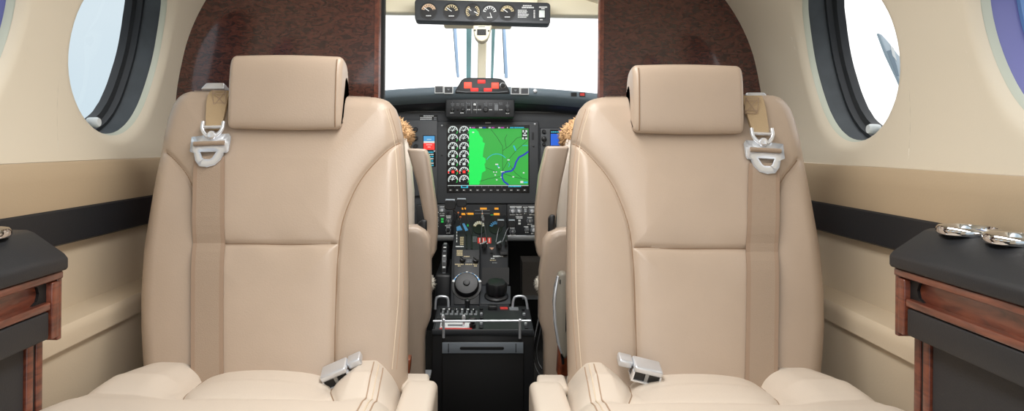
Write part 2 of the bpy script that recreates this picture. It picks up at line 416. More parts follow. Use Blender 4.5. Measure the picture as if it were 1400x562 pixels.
# ------------------------------------------------------------------ passenger seats
BK0 = Vector((0, 1.27, .476)); TA = math.atan(.306)
BD = Vector((0, math.sin(TA), math.cos(TA))); BN = Vector((0, -math.cos(TA), math.sin(TA)))
BACK = Surf(BK0, BN)
def bxy(px, py, lift=0.0):
    """pixel reading -> (x, w) on the seat back plane raised by lift"""
    d = ray(px, py); q = BK0+BN*lift; t = (q-CAMP).dot(BN)/d.dot(BN); p = CAMP+d*t
    return (p.x, (p-q).dot(BD))
def bpt(x, w, n): return Vector((x, 0, 0))+BK0+BD*w+BN*n
SEAT = {
 -1: dict(L=[(202, 560), (197, 520), (193, 450), (193, 400), (197, 340), (205, 290), (215, 230), (223, 190), (230, 162), (236, 146), (244, 134), (254, 127), (266, 124)],
          R=[(556, 560), (557, 520), (559, 400), (558, 300), (555, 230), (551, 185), (547, 163), (541, 148), (532, 138), (520, 133.5), (505, 132)],
          seams=[[(545, 190), (522, 210), (492, 244), (473, 285), (464, 320), (460.5, 370), (458.5, 430), (457, 510)],
                 [(224, 206), (236, 216), (254, 236), (266, 262), (270, 300), (271, 400), (271, 520)],
                 [(271, 333), (380, 334.5), (461, 333.5)]],
          stitch=[[(530, 150), (541, 185), (546, 230), (549, 300), (549, 400), (545, 450), (540, 505)]],
          head=(310, 75, 466, 178), strap=[(299, 118), (296, 140), (293, 178)], strapw=(15, 14, 9.5),
          belt=[(286, 214), (284, 300), (283, 400), (283, 530)], buckle=(286, 204), guide=(281, 114, 309, 122)),
  1: dict(R=[(1117, 560), (1122, 520), (1127, 450), (1126, 400), (1121, 340), (1112, 290), (1102, 230), (1094, 190), (1087, 165), (1081, 150), (1073, 139), (1063, 132), (1050, 129)],
          L=[(777, 560), (777, 520), (774, 400), (775, 300), (778, 230), (782, 185), (786, 163), (792, 149), (801, 139), (813, 134), (828, 132)],
          seams=[[(786, 190), (808, 212), (836, 246), (853, 285), (863, 320), (867, 370), (869, 430), (871, 510)],
                 [(1093, 217), (1086, 226), (1070, 244), (1060, 268), (1057, 300), (1056, 400), (1054, 520)],
                 [(867, 338), (950, 341), (1056, 340)]],
          stitch=[[(803, 150), (792, 185), (787, 230), (784, 300), (784, 400), (787, 450), (791, 505)]],
          head=(867, 88, 1019, 184), strap=[(1029, 128), (1033, 150), (1040, 186)], strapw=(15, 14, 9.5),
          belt=[(1045, 223), (1044, 300), (1043, 400), (1041, 530)], buckle=(1047, 213), guide=(1018, 127, 1046, 136))}
def cat_line(pts, n=12):
    return [tuple(p[:2]) for p in chaikin([(a, b, 0) for a, b in pts], 3, False)]
def plate(mb, outer, inner, f0, f1, m):
    """flat plate with a hole; outer / inner local polygons star-shaped round the hole centre; f(x, y) gives back and front points"""
    c = np.mean(np.array(inner), axis=0)
    def hit(poly, a):
        best = None; dx, dy = math.cos(a), math.sin(a)
        for (x0, y0), (x1, y1) in zip(poly, poly[1:]+poly[:1]):
            ex, ey = x1-x0, y1-y0; den = dx*ey-dy*ex
            if abs(den) < 1e-12: continue
            t = ((x0-c[0])*ey-(y0-c[1])*ex)/den; u = ((x0-c[0])*dy-(y0-c[1])*dx)/den
            if t > 0 and -1e-6 <= u <= 1+1e-6: best = t if best is None else max(best, t)
        return (c[0]+dx*best, c[1]+dy*best)
    angs = sorted([2*math.pi*k/40 for k in range(40)]+[math.atan2(y-c[1], x-c[0]) % (2*math.pi) for x, y in outer+inner])
    o = [hit(outer, a) for a in angs]; i = [hit(inner, a) for a in angs]
    mb.loft([[f1(*p) for p in i], [f1(*p) for p in o], [f0(*p) for p in o], [f0(*p) for p in i], [f1(*p) for p in i]], m, cap=False)
def extrude_x(mb, prof2, x0, x1, r, m, fn, crown=0.0):
    """extrude a closed (n, w) profile along x with rounded ends"""
    p = [Vector((a, b)) for a, b in prof2]; N = len(p); nor = []
    ar = sum(p[i].x*p[(i+1) % N].y-p[(i+1) % N].x*p[i].y for i in range(N)); sg = 1 if ar > 0 else -1
    for i in range(N):
        t = (p[(i+1) % N]-p[i-1]); t.normalize(); nor.append(Vector((t.y, -t.x))*sg)
    rings = []
    def ring(x, ins): return [fn(x, *(p[i]-nor[i]*ins)) for i in range(N)]
    for k in range(6):
        a = math.pi/2*k/5; rings.append(ring(x0+r*(1-math.sin(a)) if True else x0, r*(1-math.cos(math.pi/2-a)) if False else r*(1-math.sin(a))) )
    rings = []
    for k in range(7):
        a = math.pi/2*k/6; rings.append(ring(x0+r*(1-math.cos(a)), r*(1-math.sin(a))))
    for k in range(1, 8):
        t = k/8; rings.append(ring(x0+r+(x1-x0-2*r)*t, -crown*math.sin(math.pi*t)))
    for k in range(7):
        a = math.pi/2*(1-k/6); rings.append(ring(x1-r*(1-math.cos(a)), r*(1-math.sin(a))))
    mb.loft(rings, m)
def smooth1(a, k=5):
    ker = np.hanning(2*k+3)[1:-1]; ker /= ker.sum()
    return np.convolve(np.pad(a, (len(ker)//2,), mode='reflect', reflect_type='odd'), ker, mode='valid')
def passenger_seat(side, label):
    D = SEAT[side]; xc = (SEAT[side]['L'][2][0]+SEAT[side]['R'][2][0])/2
    root = empty('passenger_seat', (BACK.pt(xc, 450).x, 1.12, 0)); tag(root, label, 'seat', 'facing passenger seats')
    # ---- backrest
    Lb = [bxy(*p, -.016) for p in D['L']]; Rb = [bxy(*p, -.016) for p in D['R']]
    def curve(pts, v):
        w = np.array([q[1] for q in pts]); x = np.array([q[0] for q in pts]); W = w[0]+(w[-1]-w[0])*v
        return np.interp(W, w, x), W
    nv, nu = 230, 200
    v = np.concatenate([np.linspace(0, .86, nv-70, endpoint=False), np.linspace(.86, 1, 70)])
    lx, lw = curve(Lb, v); rx, rw = curve(Rb, v)
    lx[:-3] = smooth1(lx, 4)[:-3]; rx[:-3] = smooth1(rx, 4)[:-3]
    u = np.linspace(0, 1, nu); u = u-.045*np.sin(2*np.pi*u)
    X = lx[:, None]*(1-u)+rx[:, None]*u; W = lw[:, None]*(1-u)+rw[:, None]*u
    outline = list(zip(lx, lw))+list(zip(rx[::-1], rw[::-1]))
    outl = outline[::3]
    seams = [cat_line([bxy(*p, .012) for p in s]) for s in D['seams']]
    Hh = np.zeros_like(X)
    e = polydist(X, W, outl); R = .034
    def height(X, W, e):
        h = .016*np.clip(e/.14, 0, 1)**.6
        ds = np.full(np.shape(X), 1e9)
        for s in seams: ds = np.minimum(ds, polydist(X, W, s))
        h = h+.009*(1-np.exp(-(ds/.028)))-.0045*np.exp(-(ds/.0035)**2)
        # bolsters stand prouder low on the back, the pads are softly hollow
        q = np.clip((X-outl[0][0])/(.49), 0, 1)
        # faint creases where the pad meets the cross seam
        h = h + .0012*np.sin(X*60+W*35)*np.exp(-(ds/.04))*np.exp(-((W-.20)/.05)**2)
        ee = np.clip(e, 0, R); h = h-(R-np.sqrt(np.maximum(0, R*R-(R-ee)**2)))
        return h
    Hh = height(X, W, e)
    mb = MB()
    vs = [bpt(X[i, j], W[i, j], Hh[i, j]) for i in range(nv) for j in range(nu)]
    fs = [(i*nu+j, i*nu+j+1, (i+1)*nu+j+1, (i+1)*nu+j) for i in range(nv-1) for j in range(nu-1)]
    mb.add(vs, fs, LEATHER)
    loop = [(i, 0) for i in range(nv)]+[(nv-1, j) for j in range(1, nu)]+[(i, nu-1) for i in range(nv-2, -1, -1)]+[(0, j) for j in range(nu-2, 0, -1)]
    cxx, cw = X.mean(), W.mean()
    rings = []
    for n_, ins in ((None, 0), (-.045, .022), (-.085, .048), (-.105, .075), (-.115, .12)):
        rings.append([bpt(X[q]+(cxx-X[q])*ins, W[q]+(cw-W[q])*ins, (Hh[q] if n_ is None else n_)) for q in loop])
    o = len(mb.v); mb.loft(rings, LEATHER, cap=False); n = len(loop); e0 = o+4*n
    mb.f.append(tuple(e0+i for i in range(n))); mb.m.append(0)
    # weld grid and sides
    back = mb.build('backrest', root, sm=70)
    bm = bmesh.new(); bm.from_mesh(back.data); bmesh.ops.remove_doubles(bm, verts=bm.verts, dist=2e-5); bmesh.ops.recalc_face_normals(bm, faces=bm.faces); bm.to_mesh(back.data); bm.free()
    def on(x, w, lift):
        xa, wa = np.array([x]), np.array([w]); return bpt(x, w, float(height(xa, wa, polydist(xa, wa, outl))[0])+lift)
    for s in seams:
        mb = MB(); mb.tube([on(x, w, .0004) for x, w in s if w < 1.0], .0011, SEAM, 6); mb.build('seam', back)  # dark tube in each groove deepens its soft shading
    for s in D['stitch']:
        L = cat_line([bxy(*p) for p in s])
        for dx in (-.0035, .0035):
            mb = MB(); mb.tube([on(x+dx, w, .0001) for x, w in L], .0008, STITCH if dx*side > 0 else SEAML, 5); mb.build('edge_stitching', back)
    # ---- headrest: a pad that folds back over its top
    x0, y0, x1, y1 = D['head']; NF = .058
    hx0, hx1 = bxy(x0, (y0+y1)/2, NF)[0], bxy(x1, (y0+y1)/2, NF)[0]; hw1, hw0 = bxy(x0, y0, NF+.015)[1]+.008, bxy(x1, y1, NF-.015)[1]+.002
    HP = lambda x, a, b: bpt(x, b, a+((b-hw0)/(hw1-hw0)-.5)*.03)
    pr = [(.010, hw0+.020), (.030, hw0+.009), (.050, hw0+.001), (NF-.001, hw0+.012), (NF, hw0+.06), (NF, hw1-.04), (.053, hw1-.012), (.040, hw1), (.012, hw1+.004), (-.006, hw1), (-.020, hw1-.016), (-.025, hw1-.040),
          (-.023, hw1-.058), (-.017, hw1-.060), (-.010, hw1-.045), (.002, hw1-.036), (.010, hw1-.05), (.010, hw0+.06), (.008, hw0+.02)]
    pr = [tuple(q[:2]) for q in chaikin([(a, b, 0) for a, b in pr], 2)]
    mb = MB(); extrude_x(mb, pr, hx0, hx1, .011, LEATHER, HP, .002)
    hd = mb.build('headrest', root, sm=60)
    xe = hx1-.004 if side < 0 else hx0+.004
    mb = MB(); mb.tube([HP(xe+(-.006 if side < 0 else .006), n_+.0005, w) for n_, w in pr[8:24]], .0012, SEAM, 6); mb.build('headrest_piping', hd)
    # ---- shoulder belt
    def ribbon(mb, c, wds, lift, m, me, th=.0022):
        rows = []
        c2 = cat_line(c); 
        ts = np.linspace(0, 1, len(c2)); wd = np.interp(ts, np.linspace(0, 1, len(wds)), wds)
        for (px, py), h in zip(c2, wd):
            a = bxy(px-h, py, .027); b = bxy(px+h, py, .027); r = []
            for t in np.linspace(0, 1, 9):
                x = a[0]*(1-t)+b[0]*t; w = a[1]*(1-t)+b[1]*t; r.append((x, w))
            nn = max(float(height(np.array([x]), np.array([w]), polydist(np.array([x]), np.array([w]), outl))[0]) for x, w in r)
            rows.append((r, nn))
        for (ra, na), (rb, nb) in zip(rows[:-1], rows[1:]):
            for k in range(8):
                mm = me if k in (0, 7) else m
                q = [(ra[k], na), (ra[k+1], na), (rb[k+1], nb), (rb[k], nb)]
                mb.prism([bpt(x, w, n_+lift-th) for (x, w), n_ in q], [bpt(x, w, n_+lift) for (x, w), n_ in q], mm)
    mb = MB(); ribbon(mb, D['belt'], (20.5, 21.5, 22, 22, 22.5), .004, WEB, WEBE); belt = mb.build('shoulder_belt', root, sm=50)
    mb = MB(); ribbon(mb, D['strap'], D['strapw'], .011, WEBS, WEBS, .007); st = mb.build('upper_strap', root, sm=50)
    # box stitching on the strap
    sx, sy = D['strap'][0]; mb = MB(); SP = Surf(bpt(0, 0, .0), BN)
    hb = on(*bxy(sx, sy+12, .02), .0165); SP = Surf(hb, BN)
    for a, b in (((-9, 6), (9, 6)), ((9, 6), (8, 27)), ((8, 27), (-9, 27)), ((-9, 27), (-9, 6)), ((-9, 6), (8, 27)), ((9, 6), (-9, 27)), ((-9, 10), (9, 10)), ((-9, 23), (8, 23))):
        SP.line(mb, [(sx+a[0]-a[1]*.08*-side*-1, sy+a[1]), (sx+b[0]-b[1]*.08*-side*-1, sy+b[1])], .8, WEBE, 0, .0006)
    mb.build('box_stitching', st)
    gx0, gy0, gx1, gy1 = D['guide']; gy0 += 2; gy1 += 2.5; SG = Surf(bpt(0, bxy(gx0, gy1)[1]-.004, -.02), BN)
    mb = MB(); SG.poly(mb, [(gx0-(4 if side < 0 else 0), gy1), (gx0+(4 if side < 0 else 0), gy0), (gx1-(0 if side < 0 else 4), gy0), (gx1+(0 if side < 0 else 4), gy1)], SILVER, -.02, .012)
    mb.build('belt_guide', root, bevel=.002)
    # buckle plate with a trapezoid slot, roller bar and shackle
    bx, by = D['buckle']; c = bxy(bx, by, .036); hN = float(height(np.array([c[0]]), np.array([c[1]]), polydist(np.array([c[0]]), np.array([c[1]]), outl))[0])
    BP_ = lambda lift: (lambda x, y: bpt(c[0]+x*.00134*side*-1, c[1]-y*.00142, hN+lift))
    outer = [(-27, -17), (-10, -19), (8, -21), (24, -22), (27, -18), (26, 0), (24, 3), (20, 4), (16, 13), (9, 20), (-2, 23), (-12, 22), (-18, 15), (-21, 5), (-27, 3)]
    inner = [(-13, 3), (10, 2), (5, 11), (2, 13), (-6, 13), (-9, 11)]
    mb = MB(); plate(mb, outer, inner, BP_(.008), BP_(.012), CHROME); bk = mb.build('buckle_plate', root, bevel=.0012)
    f = BP_(.014)
    mb = MB(); mb.tube([f(-22, -7), f(20, -9)], .0042, WEB, 12); mb.build('webbing_roll', bk)
    mb = MB(); f2 = BP_(.013)
    mb.tube(chaikin([f2(-13, -38), f2(-14, -28), f2(-9, -20), f2(0, -15), f2(9, -20), f2(15, -28), f2(15, -38)], 2, False), .0035, CHROME, 10)
    mb.tube([f2(-14, -30), f2(15, -31)], .003, CHROME, 8)
    sh = mb.build('shackle', root)
    mb = MB(); mb.lathe(f2(1, -19), BN, [(.008, -.006), (.008, .004), (.006, .007), (.002, .008)], CHROME, 20); mb.build('shackle_bolt', sh)
    # ---- cushion
    s = side
    ny, nx = 150, 170
    Y = np.linspace(1.33, .76, ny)
    yk = [.76, .90, 1.00, 1.10, 1.2, 1.27, 1.33]
    xo = np.interp(Y, yk, [.616, .618, .617, .611, .602, .592, .582]); xi = np.interp(Y, yk, [.118, .119, .121, .125, .133, .140, .145])
    if s > 0: xi = xi+.008
    xo = smooth1(xo, 6); xi = smooth1(xi, 6)
    uu = np.linspace(0, 1, nx); uu = uu-.05*np.sin(2*np.pi*uu)
    CXg = xo[:, None]*(1-uu)+xi[:, None]*uu; CYg = np.repeat(Y[:, None], nx, 1)
    mid_o = [(.475, 1.33), (.472, 1.22), (.462, 1.14), (.440, 1.075)]; mid_i = [(.256, 1.33), (.250, 1.22), (.235, 1.14), (.215, 1.075)]
    fr = [(.63, 1.105), (.56, 1.085), (.44, 1.072), (.33, 1.068), (.215, 1.072), (.10, 1.085)]
    cs_ = [cat_line(mid_o), cat_line(mid_i)]
    xin0 = float(np.interp(1.0, Y[::-1], xi[::-1]))
    coutl = list(zip(xo, Y))+list(zip(xi[::-1], Y[::-1])); 
    RC = .05
    def cheight(x, y):
        base = np.interp(y, [.70, .80, .88, .96, 1.04, 1.10, 1.18, 1.27, 1.34], [.478, .495, .507, .511, .503, .490, .476, .467, .462])
        d = np.full(np.shape(x), 1e9)
        for q in cs_: d = np.minimum(d, polydist(x, y, q))
        df = polydist(x, y, fr)
        h = base-.011*np.exp(-d/.016)-.003*np.exp(-(d/.004)**2)-.006*np.exp(-df/.02)
        rear = np.clip((y-1.06)/.10, 0, 1)
        ob = np.sin(np.pi/2*np.clip((x-.468)/.05, 0, 1))*np.sin(np.pi/2*np.clip((.615-x)/.04, 0, 1)); ib = np.clip((.245-x)/.04, 0, 1)*np.clip((x-.13)/.05, 0, 1)
        h = h+rear*(.020*ob+.026*ib+.010*np.clip(1-((x-.365)/.11)**2, 0, 1))
        ed = np.minimum(np.minimum(np.interp(y, Y[::-1], xo[::-1])-x, x-np.interp(y, Y[::-1], xi[::-1])), y-.76)
        ee = np.clip(ed, 0, RC); h = h-.9*(RC-np.sqrt(np.maximum(0, RC*RC-(RC-ee)**2)))*np.where(x > .4, .62, 1.0)
        return h
    Z = cheight(CXg, CYg)
    mb = MB(); mb.add([(s*CXg[i, j], CYg[i, j], Z[i, j]) for i in range(ny) for j in range(nx)],
                      [(i*nx+j, i*nx+j+1, (i+1)*nx+j+1, (i+1)*nx+j) for i in range(ny-1) for j in range(nx-1)], LEATHER_LIT)
    loop = [(i, 0) for i in range(ny)]+[(ny-1, j) for j in range(1, nx)]+[(i, nx-1) for i in range(ny-2, -1, -1)]+[(0, j) for j in range(nx-2, 0, -1)]
    rings = [[(s*CXg[q], CYg[q], Z[q]) for q in loop], [(s*CXg[q], CYg[q], .40) for q in loop], [(s*(CXg[q]*.97+.011), CYg[q], .36) for q in loop]]
    mb.loft(rings, LEATHER_LIT, cap=False); n = len(loop); e0 = len(mb.v)-n; mb.f.append(tuple(e0+i for i in range(n))); mb.m.append(0)
    cu = mb.build('seat_cushion', root, sm=70)
    bm = bmesh.new(); bm.from_mesh(cu.data); bmesh.ops.remove_doubles(bm, verts=bm.verts, dist=2e-5); bmesh.ops.recalc_face_normals(bm, faces=bm.faces); bm.to_mesh(cu.data); bm.free()
    for q in cs_:
        mb = MB(); mb.tube([(s*x, y, float(cheight(np.array([x]), np.array([y]))[0])+.0006) for x, y in q if y < 1.26], .0011, SEAM, 6); mb.build('seam', cu)  # dark tube paints in the crease shade, as on the back
    for dx in (.030, .037, .0455):
        L = [(float(np.interp(y, Y[::-1], xi[::-1]))+dx, y) for y in np.linspace(1.24, .80, 20)]
        mb = MB(); mb.tube([(s*x, y, float(cheight(np.array([x]), np.array([y]))[0])+.0006) for x, y in L], .0011, SEAML if dx != .037 else STITCH, 6); mb.build('edge_stitching', cu)
    mb = MB(); mb.box(min(s*.16, s*.56), max(s*.16, s*.56), .86, 1.40, 0, .37, DARK); mb.build('seat_base', root, bevel=.01)
    # ---- aisle armrest folded level with the cushion
    xa0, xa1 = (.073, .128) if s < 0 else (.080, .136)
    mb = MB(); rr = []
    sec = chaikin([(xa0, .34), (xa0, .46), (xa0+.006, .473), (xa0+.02, .476), (xa1-.016, .476), (xa1-.004, .472), (xa1, .46), (xa1, .34)], 1)if False else None
    pts = [(1.232, .33), (1.238, .42), (1.236, .462), (1.222, .474), (1.15, .476), (.90, .480), (.80, .475), (.785, .45), (.785, .33)]
    pts = [tuple(q[:2]) for q in chaikin([(a, b, 0) for a, b in pts], 2)]
    extrude_x(mb, pts, min(s*xa0, s*xa1), max(s*xa0, s*xa1), .012, LEATHER_LIT, lambda x, a, b: Vector((x, a, b)), .0)
    mb.build('armrest', root, sm=60)
    mb = MB(); x0, x1 = (.088, .138) if s < 0 else (.094, .150)
    mb.prism([(s*x0, 1.25, .436), (s*x1, 1.25, .436), (s*x1, 1.32, .438), (s*(x0+.006), 1.32, .438)], [(s*x0, 1.25, .452), (s*x1, 1.25, .452), (s*x1, 1.32, .454), (s*(x0+.006), 1.32, .454)], LEATHER_LIT); mb.build('armrest_hinge_cover', root, bevel=.006)
    # ---- lap belt buckle lying in the gap
    c0, tilt, L = ((P(459, 513, 1.215), 24, .046) if s < 0 else (P(884, 509, 1.215), -13, .048))
    rot = Matrix.Rotation(math.radians(-tilt), 3, 'Y') @ Matrix.Rotation(math.radians(14), 3, 'X')
    def T(x, y, z): return c0+rot @ Vector((x, y, z))
    def rbox(mb, x0, x1, y0, y1, z0, z1, m):
        mb.prism([T(x0, y0, z0), T(x1, y0, z0), T(x1, y1, z0), T(x0, y1, z0)], [T(x0, y0, z1), T(x1, y0, z1), T(x1, y1, z1), T(x0, y1, z1)], m)
    mb = MB(); rbox(mb, -L/2, L/2, -.012, .026, .001, .012, SILVER); lb = mb.build('lap_belt_buckle', root, bevel=.0035, seg=3)
    mb = MB(); rbox(mb, -L/2+.002, L/2-.002, -.007, .022, -.014, .002, PLAST); mb.build('buckle_mouth', lb)
    mb = MB(); rbox(mb, -L/2, L/2, -.010, .022, -.0165, -.0135, CHROME); rbox(mb, -.003, .003, -.009, .0, -.0135, .001, STEEL); rbox(mb, -L/2, -L/2+.003, -.010, .0, -.0135, .001, CHROME); rbox(mb, L/2-.003, L/2, -.010, .0, -.0135, .001, CHROME); mb.build('buckle_frame', lb)
    mb = MB(); g = -s
    xs = sorted((g*L/2, g*(L/2+.024))); rbox(mb, xs[0], xs[1], .002, .030, -.003, .010, SILVER); mb.build('buckle_tongue', lb, bevel=.003)
    return root
passenger_seat(-1, 'beige leather passenger seat on the left, its back to the pilot seat, taller headrest')
passenger_seat(1, 'beige leather passenger seat on the right, beside the grey handset')
# ------------------------------------------------------------------ side ledges with cup rings
def side_ledge(s, dz, label, cups):
    root = empty('side_ledge', (s*.66, .70, 0)); tag(root, label, 'side table', 'black side ledges along the cabin walls')
    YE, YN = (1.05 if s > 0 else 1.035), .30
    xf = .585 if s > 0 else .587
    def X(v): return s*v
    mb = MB()
    pr = [(xf, .697), (xf-.002, .701), (xf-.002, .714), (xf+.004, .721), (xf+.047, .750), (xf+.056, .753), (.709, .754), (.709, .697)]
    rings = []
    for y, dx, dzz in ((YE, 0, 0), ):
        pass
    # far end slopes like the inner edge: top starts further back
    rings = [[(X(x), YE, z+dz) for x, z in pr]] + [[(X(x), y, z+dz) for x, z in pr] for y in (.95, .6, YN)]
    mb.loft(rings, BLACKL); mb.build('padded_top', root, bevel=.003)
    mb = MB()   # wooden carcass with a long finger slot
    def wb(y0, y1, z0, z1, x0, x1, m): mb.box(min(X(x0), X(x1)), max(X(x0), X(x1)), y0, y1, z0+dz, z1+dz, m)
    E = YE-.004
    wb(YN, E, .686, .6965, xf+.003, .66, MAHOG)
    wb(YN, E-.028, .647, .658, xf+.004, .66, MAHOG)
    wb(E-.026, E-.010, .606, .684, xf+.003, .66, MAHOG)
    wb(E-.008, E+.002, .600, .690, xf+.006, .68, MAHOG)
    wb(YN, E-.03, .655, .69, xf+.016, .66, MAHOG)
    mb.build('wooden_frame', root, bevel=.002)
    mb = MB(); zc = .67275; r = .0113
    arc = [(E-.026, .6615), (E-.026, .684)]+[(E-.034-r*.9*math.cos(a), zc+r*math.sin(a)) for a in np.linspace(math.pi/2+1.5, -1.5+math.pi/2, 1)]
    wbx = [(xf+.005), .62]
    mb.prism([(X(xf+.012), y, z+dz) for y, z in ((E-.026, .6575), (E-.026, .6865), (E-.058, .6865), (E-.046, .682), (E-.042, .672), (E-.046, .662), (E-.058, .6575))],
             [(X(.625), y, z+dz) for y, z in ((E-.026, .6575), (E-.026, .6865), (E-.058, .6865), (E-.046, .682), (E-.042, .672), (E-.046, .662), (E-.058, .6575))], DARK); mb.build('slot_end', root)
    mb = MB(); mb.box(min(X(xf+.005), X(.66)), max(X(xf+.005), X(.66)), YN, E-.029, .607+dz, .646+dz, BLACKL); mb.build('apron_panel', root, bevel=.004)
    mb = MB(); mb.box(min(X(.612), X(.655)), max(X(.612), X(.655)), YN, E-.052, 0, .606+dz, BLACKL); mb.build('lower_panel', root, bevel=.003)
    mb = MB(); mb.box(min(X(.609), X(.657)), max(X(.609), X(.657)), E-.050, E-.036, 0, .606+dz, MAHOG); mb.box(min(X(.613), X(.655)), max(X(.613), X(.655)), E-.036, E-.026, 0, .605+dz, DARK)
    mb.box(min(X(.611), X(.657)), max(X(.611), X(.657)), E-.026, E-.012, 0, .606+dz, MAHOG); mb.build('wooden_edge_strip', root, bevel=.0015)
    for (x, y) in cups:
        c = (s*x, y, .754+dz)
        mb = MB(); mb.lathe(c, (0, 0, 1), [(.0375, -.002), (.039, .001), (.0385, .006), (.036, .009), (.033, .008), (.0315, .003), (.0312, -.001)], MIRROR, 48); cp = mb.build('cup_ring', root)
        mb = MB(); mb.lathe(c, (0, 0, 1), [(.0313, -.0005), (.0313, .001), (.030, .0012), (.012, .0012)], DARK, 40); mb.build('cup_floor', cp)  # dark disc at ledge level paints the shade of an open cup
    return root
side_ledge(-1, -.012, 'black leather side ledge with wooden finger slot on the left wall, one cup ring', [(.660, .955)])
side_ledge(1, 0, 'black leather side ledge with wooden finger slot on the right wall, two cup rings', [(.655, .985), (.657, .895)])
# ------------------------------------------------------------------ cockpit: instrument panel
IP = Surf((0, 3.0, 0), (0, -1, 0))
panel = empty('instrument_panel', (0, 3.0, .49)); tag(panel, 'charcoal instrument panel with the green map display, under the glareshield', 'instrument panel')
mb = MB(); a = IP.pt(662, 322).z
mb.prism([(-.70, 3.0, a), (.70, 3.0, a), (.70, 3.0, 1.0), (.5, 3.0, 1.05), (-.5, 3.0, 1.05), (-.70, 3.0, 1.0)], [(-.70, 3.06, a), (.70, 3.06, a), (.70, 3.06, 1.0), (.5, 3.06, 1.05), (-.5, 3.06, 1.05), (-.70, 3.06, 1.0)], PANEL)
mb.build('panel_board', panel)
mb = MB(); IP.rect(mb, 480, 321, 850, 329, STEEL, -.03, .012); mb.build('lower_edge_strip', panel, bevel=.003)
for x0, x1, y in ((500, 608, 151.5), (704, 830, 153)):
    mb = MB(); IP.line(mb, [(x0, y), (x1, y+1.2)], 1.6, GREY, 0, .006); mb.build('light_strip', panel)
# --- switch unit under the glareshield
AU = Surf((0, 2.875, 0), (0, -1, 0))
mb = MB(); AU.rect(mb, 609, 133, 703.5, 161, PANELD, -.12, 0); u = mb.build('switch_unit', panel, bevel=.006)
mb = MB(); l = .0005
for x in (612, 631, 638, 645, 658, 687): AU.rect(mb, x+6.5, 139, x+6.9, 155, GREY, l, l+.001)
for x, y in ((619, 142), (626, 142), (633, 142), (641, 141.5), (651, 141.5), (664, 142), (671, 142), (678, 142), (685, 141), (694, 144)):
    AU.dashes(mb, x-2.6, x+2.2, y, 1.0, GREY, l, l+.001); AU.dashes(mb, x-2, x+2, y+2, .8, GREY, l, l+.001)
for x, y in ((618, 154.5), (632, 154.5), (641, 150), (650, 150), (656, 150), (671, 150), (685, 150), (694, 155)): AU.dashes(mb, x-2.4, x+2.2, y, 1.0, WHITE, l, l+.001)
AU.rect(mb, 676, 143, 681, 151, GREY, l, l+.0012); mb.build('markings', u)
for x, y, r in ((619, 149.5, 2.4), (633, 149.5, 2.4), (664, 149.5, 3.4), (694, 150.5, 3)):
    mb = MB(); c = AU.pt(x, y, l); mb.lathe(AU.pt(x, y, 0), AU.n, [(r*.0029, 0), (r*.0029, .012), (r*.0022, .014)], PLAST, 20); mb.build('knob', u)
for x, y in ((626, 149), (641, 145.5), (656, 145.5), (678, 155)):
    mb = MB(); AU.rect(mb, x-1.6, y-1.2, x+1.6, y+1.2, DARK, l, l+.006); mb.build('push_button', u)
mb = MB(); mb.lathe(AU.pt(649, 143, 0), AU.n, [(.005, 0), (.005, .01), (.002, .012)], WHITE, 16); mb.build('bright_button', u)
# --- central multifunction display
mb = MB()
IP.rrect(mb, 598, 166, 736, 278, 1.5, BEZEL, 0, .018); d = mb.build('map_display', panel, bevel=.003)
mb = MB(); IP.rect(mb, 611, 171, 723.5, 263.5, E_BLK, .018, .0195); L0 = .0195; L1 = .0202; L2 = .0207; L3 = .0212
IP.rect(mb, 641.5, 176, 721.8, 252.3, E_MAP, L0, L1)
IP.poly(mb, [(641.5, 176), (650, 176), (654, 180), (656, 185), (660, 189), (660, 194), (663, 196), (661, 205), (660, 214), (664, 217), (664, 222), (662.5, 224), (664, 233), (659, 236), (658, 244), (655, 252.3), (641.5, 252.3)], E_MAPB, L1, L2)
for ln in ([(671, 177), (679, 187), (687, 200), (687, 216), (687, 236)], [(693, 184), (690, 190), (692, 202)], [(721, 192), (706, 205), (695, 218), (687, 233)], [(655, 248), (668, 244), (684, 241)],
           [(664, 229), (680, 235)], [(697, 226), (704, 236), (713, 243)], [(687, 206), (697, 199), (706, 189), (719, 185)], [(688, 237), (703, 242), (721, 245)], [(640, 240), (641.5, 240)]): IP.line(mb, ln, .6, E_ROAD, L1, L2)
IP.arc(mb, 679, 226, 15.2, 16, 40, 150, E_CYN, L1, L2); IP.arc(mb, 693, 225, 3, 3.6, -60, 60, E_CYN, L1, L2)
IP.line(mb, [(722, 207), (716, 211.5), (709, 215), (705, 222), (703, 229), (699, 233.5), (692, 234.5), (687, 236), (686, 242), (689, 248), (695, 252.3)], 2.2, E_BLU, L1, L3)
IP.line(mb, [(702, 199), (705, 206)], 1.8, E_CYN, L1, L2); IP.line(mb, [(714, 199), (721, 199)], .7, E_CYN, L1, L2)
for x, y, w_ in ((679, 224.5, 4), (682, 229, 2.2), (675, 235, 1.6), (678.5, 235, 1.6), (687, 234.7, 5), (677, 239, 2), (685, 242, 1.6), (679, 245.5, 2), (701.5, 241.5, 2.4), (715.5, 236, 2), (695, 218.5, 3), (647, 181, 2.6)): IP.rect(mb, x-w_/2, y-.8, x+w_/2, y+.8, E_WHT, L2, L3)
IP.line(mb, [(680, 226), (682, 229)], 1.4, E_CYN, L2, L3)
IP.rect(mb, 713, 177, 721, 191, E_BLK, L1, L2)
for q in ((714, 178, 716, 181), (718, 178, 720.5, 181), (714.5, 184, 720, 186), (713.5, 188, 716, 190.5), (718, 188, 720.5, 190.5), (716, 181.5, 718.5, 183)): IP.rect(mb, *q, E_WHT, L2, L3)
IP.rect(mb, 711, 247, 715, 250, E_WHT, L2, L3); IP.rect(mb, 715.5, 248, 721, 250, E_CYN, L2, L3)
